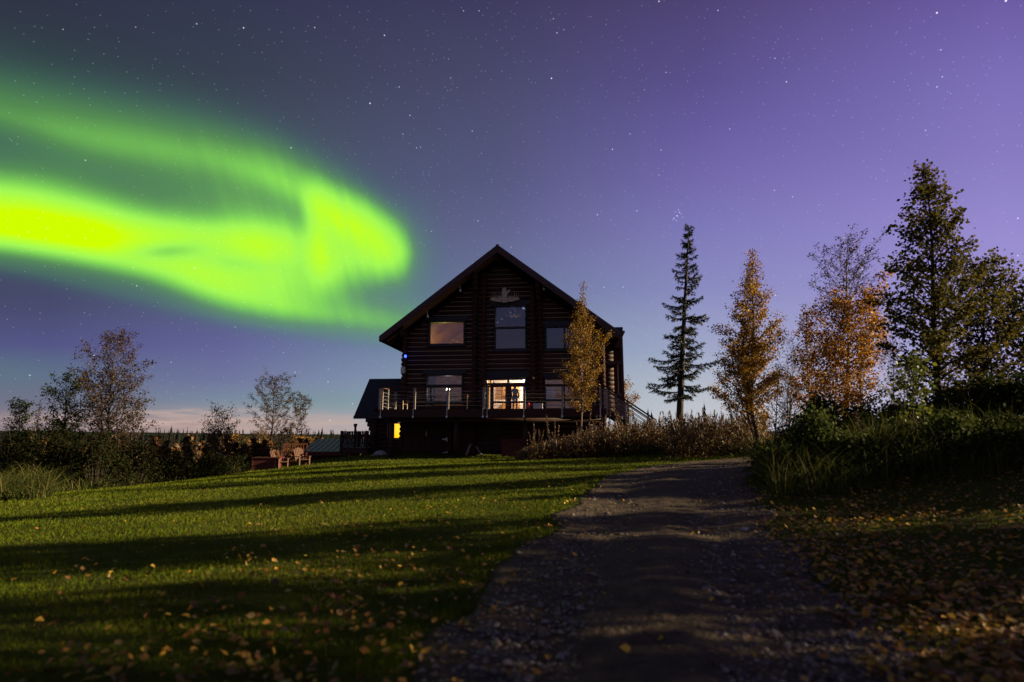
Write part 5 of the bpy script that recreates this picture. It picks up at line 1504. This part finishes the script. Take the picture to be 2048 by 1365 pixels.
def weed_proto(seed):
    m_, C_, F_ = stalk_mesh(seed); rs = np.random.RandomState(seed)
    root = empty('fireweed_stalk', (0, 0, 0))
    m_.build('stem', 'twig', root)
    leaves('foliage', C_, .075, 'weed_leaf', root, rs, elong=3.2, droop=.6)
    leaves('seed_head', F_, .05, 'seed_fluff', root, rs, elong=2.2)
    return root
protos = [weed_proto(200 + k) for k in range(4)]
def copy_tree(o, parent=None):
    c = o.copy(); COL.objects.link(c); c.parent = parent
    for ch in o.children: copy_tree(ch, c)
    return c
rw = random.Random(17)
spots = []
for k in range(96):
    px_ = 1060 + (1500 - 1060) * ((k + rw.random()) / 96)
    d = rw.uniform(24.5, 28.5) if px_ < 1330 else rw.uniform(19.5, 26)
    topy = 905 - rw.uniform(34, 88) * (.5 + .5 * min(1, (px_ - 1040) / 200)) - (22 if rw.random() < .16 else 0)
    spots.append((px_, d, topy))
for (px_, d, ty) in ((1098, 27, 828), (1108, 27, 838), (1076, 27, 858), (1236, 25, 812), (1213, 25, 806), (1270, 24, 826), (1395, 22, 818), (1425, 21, 812), (1440, 21, 820), (1405, 23, 824), (1180, 26.5, 828), (1250, 24.5, 820), (1716, 8.2, 822)):
    spots.append((px_, d, ty))
for i, (px_, d, ty) in enumerate(spots):
    o = protos[i] if i < 4 else copy_tree(protos[i % 4])
    g = ground_at(px_, d, -.03); h_ = max(.5, P(px_, ty, d).z - g.z)
    o.location = g; o.rotation_euler = (rw.uniform(-.2, .2), rw.uniform(-.22, .22), rw.uniform(0, 6.28)); wd = .75 + .45 * h_ * rw.uniform(.7, 1.1); o.scale = (wd, wd, h_)
    tag(o, 'tall dried fireweed stalk with pale fluffy seed head in the weed strip', 'plant', 'fireweed stalks in the strip before the house')
    if i == len(spots) - 1: tag(o, 'lone pale fireweed stalk among the dark shrubs on the bank', 'plant')
# undergrowth mass
rs = np.random.RandomState(55); C_ = []; E_ = []
for k in range(1500):
    px_ = rs.uniform(1040, 1530); d = rs.uniform(23.5, 28.8) if px_ < 1330 else rs.uniform(18.2, 27)
    g = ground_at(px_, d); hh = rs.uniform(.45, 1.0) * float(np.interp(px_, [1040, 1100, 1200, 1300, 1530], [.45, .85, 1.3, 1.5, 1.35]))
    m_ = 24
    E_.append(np.stack([g.x + rs.normal(0, .05, 7), g.y + rs.normal(0, .05, 7), g.z + rs.uniform(.35, 1.1, 7) * hh], 1))
    z = rs.uniform(0, 1, m_) ** .8 * hh
    C_.append(np.stack([g.x + rs.normal(0, .14, m_), g.y + rs.normal(0, .14, m_), g.z + z], 1))
C_ = np.concatenate(C_)
D_ = []
for k in range(700):
    px_ = rs.uniform(1045, 1540); d = np.interp(px_, [1040, 1330, 1540], [26.2, 23.0, 17.6]) + rs.uniform(0, 1.6)
    g = ground_at(px_, d); hh = rs.uniform(.15, .55) * min(1, (px_ - 1030) / 90 + .3); z = rs.uniform(0, 1, 24) * hh
    D_.append(np.stack([g.x + rs.normal(0, .16, 24), g.y + rs.normal(0, .14, 24), g.z + z], 1))
tag(leaves('green_undergrowth', np.concatenate(D_), .085, 'leaf_dark', None, rs, elong=1.8, droop=.2), 'low dark green plants along the front of the weed strip', 'undergrowth', kind='stuff')
tag(leaves('dry_stems', np.concatenate(E_), .26, 'dry_stem', None, rs, elong=9, vert=.70), 'dry upright stems standing in the weed strip', 'stems', kind='stuff')
tag(leaves('undergrowth', C_, .10, 'weed_leaf', None, rs, elong=2.4, vert=.25), 'brown and green undergrowth below the fireweed', 'undergrowth', kind='stuff')

# ------------------------------------------------------------------ grass
def blades(name, X, Y, hgt, wid, mat, rs, lean=.35, seg=1, parent=None):
    n_ = len(X); Z = TZ(X, Y) - .006
    a = rs.uniform(0, 6.283, n_); w = np.stack([np.cos(a), np.sin(a), np.zeros(n_)], 1) * wid[:, None] * .5
    b_ = rs.uniform(0, 6.283, n_); ln = np.abs(rs.normal(0, lean, n_))
    o_ = np.stack([np.cos(b_) * ln, np.sin(b_) * ln, np.ones(n_)], 1) * hgt[:, None]
    B = np.stack([X, Y, Z], 1)
    if seg == 1:
        co = np.stack([B - w, B + w, B + o_], 1).reshape(-1, 3); fa = np.arange(n_ * 3).reshape(-1, 3); pt_ = .5 + .5 * np.sin(X * 1.3 + 2 * np.sin(Y * .8)) * np.cos(Y * 1.1 + X * .4); rv = np.clip(.55 * rs.uniform(0, 1, n_) + .38 * pt_ + .10 * rs.normal(size=n_), 0, 1)
    else:
        ps = []
        for i in range(seg + 1):
            t_ = i / seg; c = B + o_ * np.array([t_ ** 2, t_ ** 2, t_ * (1 - .28 * t_ * min(1, lean * 1.5))]); ww = w * (1 - t_) ** .6
            ps += [c - ww, c + ww]
        co = np.stack(ps, 1).reshape(-1, 3); k_ = np.arange(n_)[:, None] * (2 * seg + 2)
        fa = np.concatenate([k_ + np.array([[2 * i, 2 * i + 1, 2 * i + 3, 2 * i + 2]]) for i in range(seg)], 1).reshape(-1, 4); rv = np.repeat(rs.uniform(0, 1, n_), seg)
    return np_mesh(name, co, fa, rv, mat, parent)

rs = np.random.RandomState(77)
def polar(n_, r0_, r1_, a0=-58, a1=58, p=1.0):
    q = rs.uniform(0, 1, n_) ** p; r_ = r0_ * (r1_ / r0_) ** q; th = np.radians(rs.uniform(a0, a1, n_)); return r_ * np.sin(th), r_ * np.cos(th), r_
X, Y, rr_ = polar(620000, .8, 42)
tk = track_t(X, Y)
edge_n = .07 * np.sin(Y * 9 + X * 4) + .08 * np.sin(Y * 3.1 + 1) * np.sin(Y * 17) + rs.normal(0, .05, len(X))
keep = ~((tk > .015 + edge_n) & (tk < .985 + edge_n) & (Y < 19) )
# grass is thin under the leaf litter and stops at the house and the weed strip
dens = .5 + .5 * np.sin(X * 1.9 + 2.2 * np.sin(Y * .9)) * np.cos(Y * 2.3 + X * .7)
keep &= rs.uniform(0, 1, len(X)) < np.where((tk > .5) & (Y < 9), .55, .72 + .28 * dens)
keep &= ~((Y > HY - 1.4 + .1 * (X - HX)) & (X > -7.2) & (X < 7))
X, Y, rr_ = X[keep], Y[keep], rr_[keep]
keep = X > -.98 * Y - 2.0
X, Y, rr_ = X[keep], Y[keep], rr_[keep]
tuft = np.clip(np.sin(X * 3.1 + 1.7 * np.sin(Y * 2.3)) * np.cos(Y * 2.7 + X * 1.1), 0, 1)
tk_ = track_t(X, Y); rim = np.exp(-((tk_ + .04) / .09) ** 2) * (Y < 14)
hg = (.022 + .0011 * rr_) * rs.uniform(.45, 1.25, len(X)) * (1 + .55 * tuft + 1.0 * rim); wd = np.maximum(.0034, .0017 * rr_) * rs.uniform(.7, 1.3, len(X))
tag(blades('lawn_grass', X, Y, hg, wd, 'lawn_blade', rs, .45), 'short mown grass of the sloping lawn', 'grass', kind='stuff')

# tall grass: bank beside the track, strip by the lower lawn edge, strip in front of the weeds
tx, ty_, th_ = [], [], []
for (pa, pb, da, db, n_, h0, h1) in ((1530, 2080, 6.3, 8.6, 11000, .12, .60), (1690, 2100, 6.6, 7.6, 3200, .30, .85), (-60, 110, 14.5, 17.5, 4200, .4, .95), (-40, 120, 15, 17.8, 1500, .4, 1.0), (100, 500, 21, 30, 4000, .3, .8),
                                 (1040, 1520, 22.3, 25.5, 6500, .12, .35), (1510, 1580, 7.5, 10.5, 2600, .2, .5)):
    q = rs.uniform(pa, pb, n_); d = rs.uniform(da, db, n_)
    if pa == 1040: d = rs.uniform(0, 1, n_) * 1.8 + np.interp(q, [1040, 1330, 1520], [26.6, 23.4, 18.6])
    if pa == 100: d = np.interp(q, [100, 500], [19.5, 29]) + rs.uniform(0, 2.5, n_)
    tx.append((q - 1024) / FPX / 1.0135 * d); ty_.append(d); th_.append(rs.uniform(h0, h1, n_))
X, Y, H_ = np.concatenate(tx), np.concatenate(ty_), np.concatenate(th_)
cl_ = np.clip(.5 + .5 * np.sin(X * 2.9 + 2 * np.sin(Y * 2.1)) * np.cos(Y * 3.3 + X * 1.7) + .25 * rs.normal(size=len(X)), 0, 1)
H_ = H_ * (.35 + 1.15 * cl_)
tk = track_t(X, Y); keep = ~((tk > -.02) & (tk < 1.0) & (Y < 18)) & (rs.uniform(0, 1, len(X)) < .35 + .65 * cl_); X, Y, H_ = X[keep], Y[keep], H_[keep]
tag(blades('tall_grass', X, Y, H_, np.maximum(.007, .0011 * Y) * rs.uniform(.7, 1.3, len(X)), 'tall_blade', rs, .75, 4), 'tall arching grass on the bank and lawn edges', 'grass', kind='stuff')

# ------------------------------------------------------------------ fallen leaves
def litter_pts(n_, r0_, r1_, a0, a1, pfun, p=1.0):
    X, Y, r_ = polar(n_, r0_, r1_, a0, a1, p); k = rs.uniform(0, 1, n_) < pfun(X, Y, track_t(X, Y)); return X[k], Y[k]
patch = lambda X, Y: np.clip(.5 + .5 * np.sin(X * 2.7 + 1.7 * np.sin(Y * 1.9)) * np.cos(Y * 2.1 - X * 1.3) + .25 * np.sin(X * 9 + Y * 7), 0, 1)
def p_right(X, Y, t_): return np.where(t_ > 1.0, np.where(Y < 6.8, .34 + .55 * patch(X, Y), .10), np.where(t_ > .9, .22, 0))
def p_left(X, Y, t_): return np.where(t_ < 0.02, np.exp(-np.maximum(0, -t_) * 1.3) * .75 * patch(X, Y) + .10 * patch(X * .7 + 3, Y * .8), np.where(t_ < .12, .2, .04))
xr, yr = litter_pts(40000, 1.3, 9.0, 2, 60, p_right)
xl_, yl_ = litter_pts(24000, 1.5, 20, -58, 40, p_left)
X = np.concatenate([xr, xl_]); Y = np.concatenate([yr, yl_])
tk = track_t(X, Y); on = (tk > 0) & (tk < 1)
Z = TZ(X, Y) + np.where(on, .035, rs.uniform(.018, .055, len(X)))
tag(curled_leaves('fallen_leaves', np.stack([X, Y, Z], 1), .034, 'litter', rs), 'yellow and brown birch leaves strewn over grass and track', 'leaves', kind='stuff')

# ------------------------------------------------------------------ gravel stones
N_ = 42000
X, Y, r_ = polar(N_, 1.1, 17, -30, 40)
# moonlit glints beside the left wheel line, put in as pebbles of paler colour
qx = rs.normal(1010, 34, 150); qy = rs.uniform(1180, 1345, 150)
Q = [gpt(a, b_) for a, b_ in zip(qx, qy)]
X[:150] = [q.x for q in Q]; Y[:150] = [q.y for q in Q]
tk = track_t(X, Y); pale = np.zeros(N_, bool); pale[:150] = True
k = (tk > .0 + np.abs(rs.normal(0, .05, N_))) & (tk < 1.03 + rs.normal(0, .04, N_)); X, Y, r_, tk, pale = X[k], Y[k], r_[k], tk[k], pale[k]
sz = np.clip(rs.lognormal(-5.3, .6, len(X)), .002, .022) * (1 + .05 * r_)
oct_ = np.array([(1, 0, 0), (0, 1, 0), (-1, 0, 0), (0, -1, 0), (0, 0, 1), (.7, .7, .5), (-.7, .6, .45), (.1, -.8, .6)], float)[:5]
ofa = np.array([(0, 1, 4), (1, 2, 4), (2, 3, 4), (3, 0, 4)])
ang = rs.uniform(0, 6.28, len(X)); c, s = np.cos(ang), np.sin(ang)
jit = oct_[None] * (1 + rs.uniform(-.35, .35, (len(X), 5, 1))) * sz[:, None, None]
vx = jit[..., 0] * c[:, None] - jit[..., 1] * s[:, None]; vy = jit[..., 0] * s[:, None] + jit[..., 1] * c[:, None]; vz = jit[..., 2] * .75
Z = TZ(X, Y) + .020
co = np.stack([X[:, None] + vx, Y[:, None] + vy, Z[:, None] + vz], 2).reshape(-1, 3)
fa = (np.arange(len(X))[:, None, None] * 5 + ofa[None]).reshape(-1, 3)
tag(np_mesh('gravel_stones', co, fa, np.repeat(np.where(pale, .6, rs.uniform(0, 1, len(X))), 4), 'pebble'), 'loose grey gravel stones on the track', 'gravel', kind='stuff')

# ------------------------------------------------------------------ far forest in the valley
rs = np.random.RandomState(91)
cos_, fas, rv = [], [], []; base_i = 0
def add_spruce(x, y, h_):
    global base_i
    z0 = tz(x, y) - .3; nw_ = 11; vs = []; fs = []
    for w_ in range(nw_):
        t_ = .10 + .9 * w_ / nw_; R_ = h_ * .15 * (1 - t_) + .10; zz = z0 + h_ * t_
        nb_ = 6; a0 = rs.uniform(0, 6.28)
        for b_ in range(nb_):
            a = a0 + b_ * 6.283 / nb_; L = R_ * rs.uniform(.6, 1.3); hw_ = .26 * L + .05
            ca, sa = math.cos(a), math.sin(a); k = len(vs)
            vs += [(x, y, zz + h_ * .085), (x + ca * L * .5 - sa * hw_, y + sa * L * .5 + ca * hw_, zz), (x + ca * L, y + sa * L, zz - h_ * .03), (x + ca * L * .5 + sa * hw_, y + sa * L * .5 - ca * hw_, zz)]
            fs += [(k, k + 1, k + 2), (k, k + 2, k + 3)]
    k = len(vs); vs += [(x - .06, y, z0 + h_ * .9), (x + .06, y, z0 + h_ * .9), (x, y, z0 + h_ * 1.04)]; fs += [(k, k + 1, k + 2)]
    k = len(vs); w = h_ * .012; vs += [(x - w, y, z0), (x + w, y, z0), (x, y, z0 + h_ * .95)]; fs += [(k, k + 1, k + 2)]
    cos_.append(np.array(vs)); fas.append(np.array(fs) + base_i); rv.append(np.full(len(fs), rs.uniform())); base_i += len(vs)
for k in range(2300):
    az = rs.uniform(-56, 52); 
    r_ = 62 * (900 / 62) ** rs.uniform(0, 1) 
    if az > 8: r_ = max(r_, 95)
    elif r_ < 105 and rs.uniform() < .8: r_ += 60
    x, y = r_ * math.sin(R(az)), r_ * math.cos(R(az))
    zt_ = tz(x, y)
    hmax = (EYE + .012 * r_ * rs.uniform(.2, 1.1) - zt_)
    h_ = np.clip(hmax * rs.uniform(.75, 1.05), 3, 22)
    add_spruce(x, y, h_)
for (px_, py_, d) in ((1408, 806, 90), (1396, 832, 90), (1303, 824, 70), (1296, 818, 72), (1318, 834, 75), (1440, 836, 85), (1425, 838, 100), (1270, 840, 85)):
    p = P(px_, py_, d); add_spruce(p.x, d, p.z - tz(p.x, d) + .3)
tag(np_mesh('spruce_forest', np.concatenate(cos_), np.concatenate(fas), np.concatenate(rv), 'far_spruce'), 'dark spruce forest filling the valley', 'forest', kind='stuff')
C_, S_ = [], []
for k in range(420):
    az = rs.uniform(-50, -12); r_ = 44 * (110 / 44) ** rs.uniform(0, 1); x, y = r_ * math.sin(R(az)), r_ * math.cos(R(az)); z0 = tz(x, y)
    h_ = np.clip((EYE - z0) * rs.uniform(.6, 1.0), 2.5, 12); w = h_ * rs.uniform(.13, .2)
    m_ = 150; t_ = rs.uniform(.12, 1, m_); q = np.sqrt(rs.uniform(0, 1, m_)) * w * np.sqrt(np.maximum(.03, 1 - t_)) * 1.4; a = rs.uniform(0, 6.28, m_)
    C_.append(np.stack([x + q * np.cos(a), y + q * np.sin(a), z0 + t_ * h_], 1))
C_ = np.concatenate(C_)
tag(leaves('larch_forest', C_, .34, 'far_gold', None, rs, elong=1.5, var=.5), 'golden larch and birch wood beyond the lawn', 'forest', kind='stuff')
print('DONE', len(bpy.data.objects))
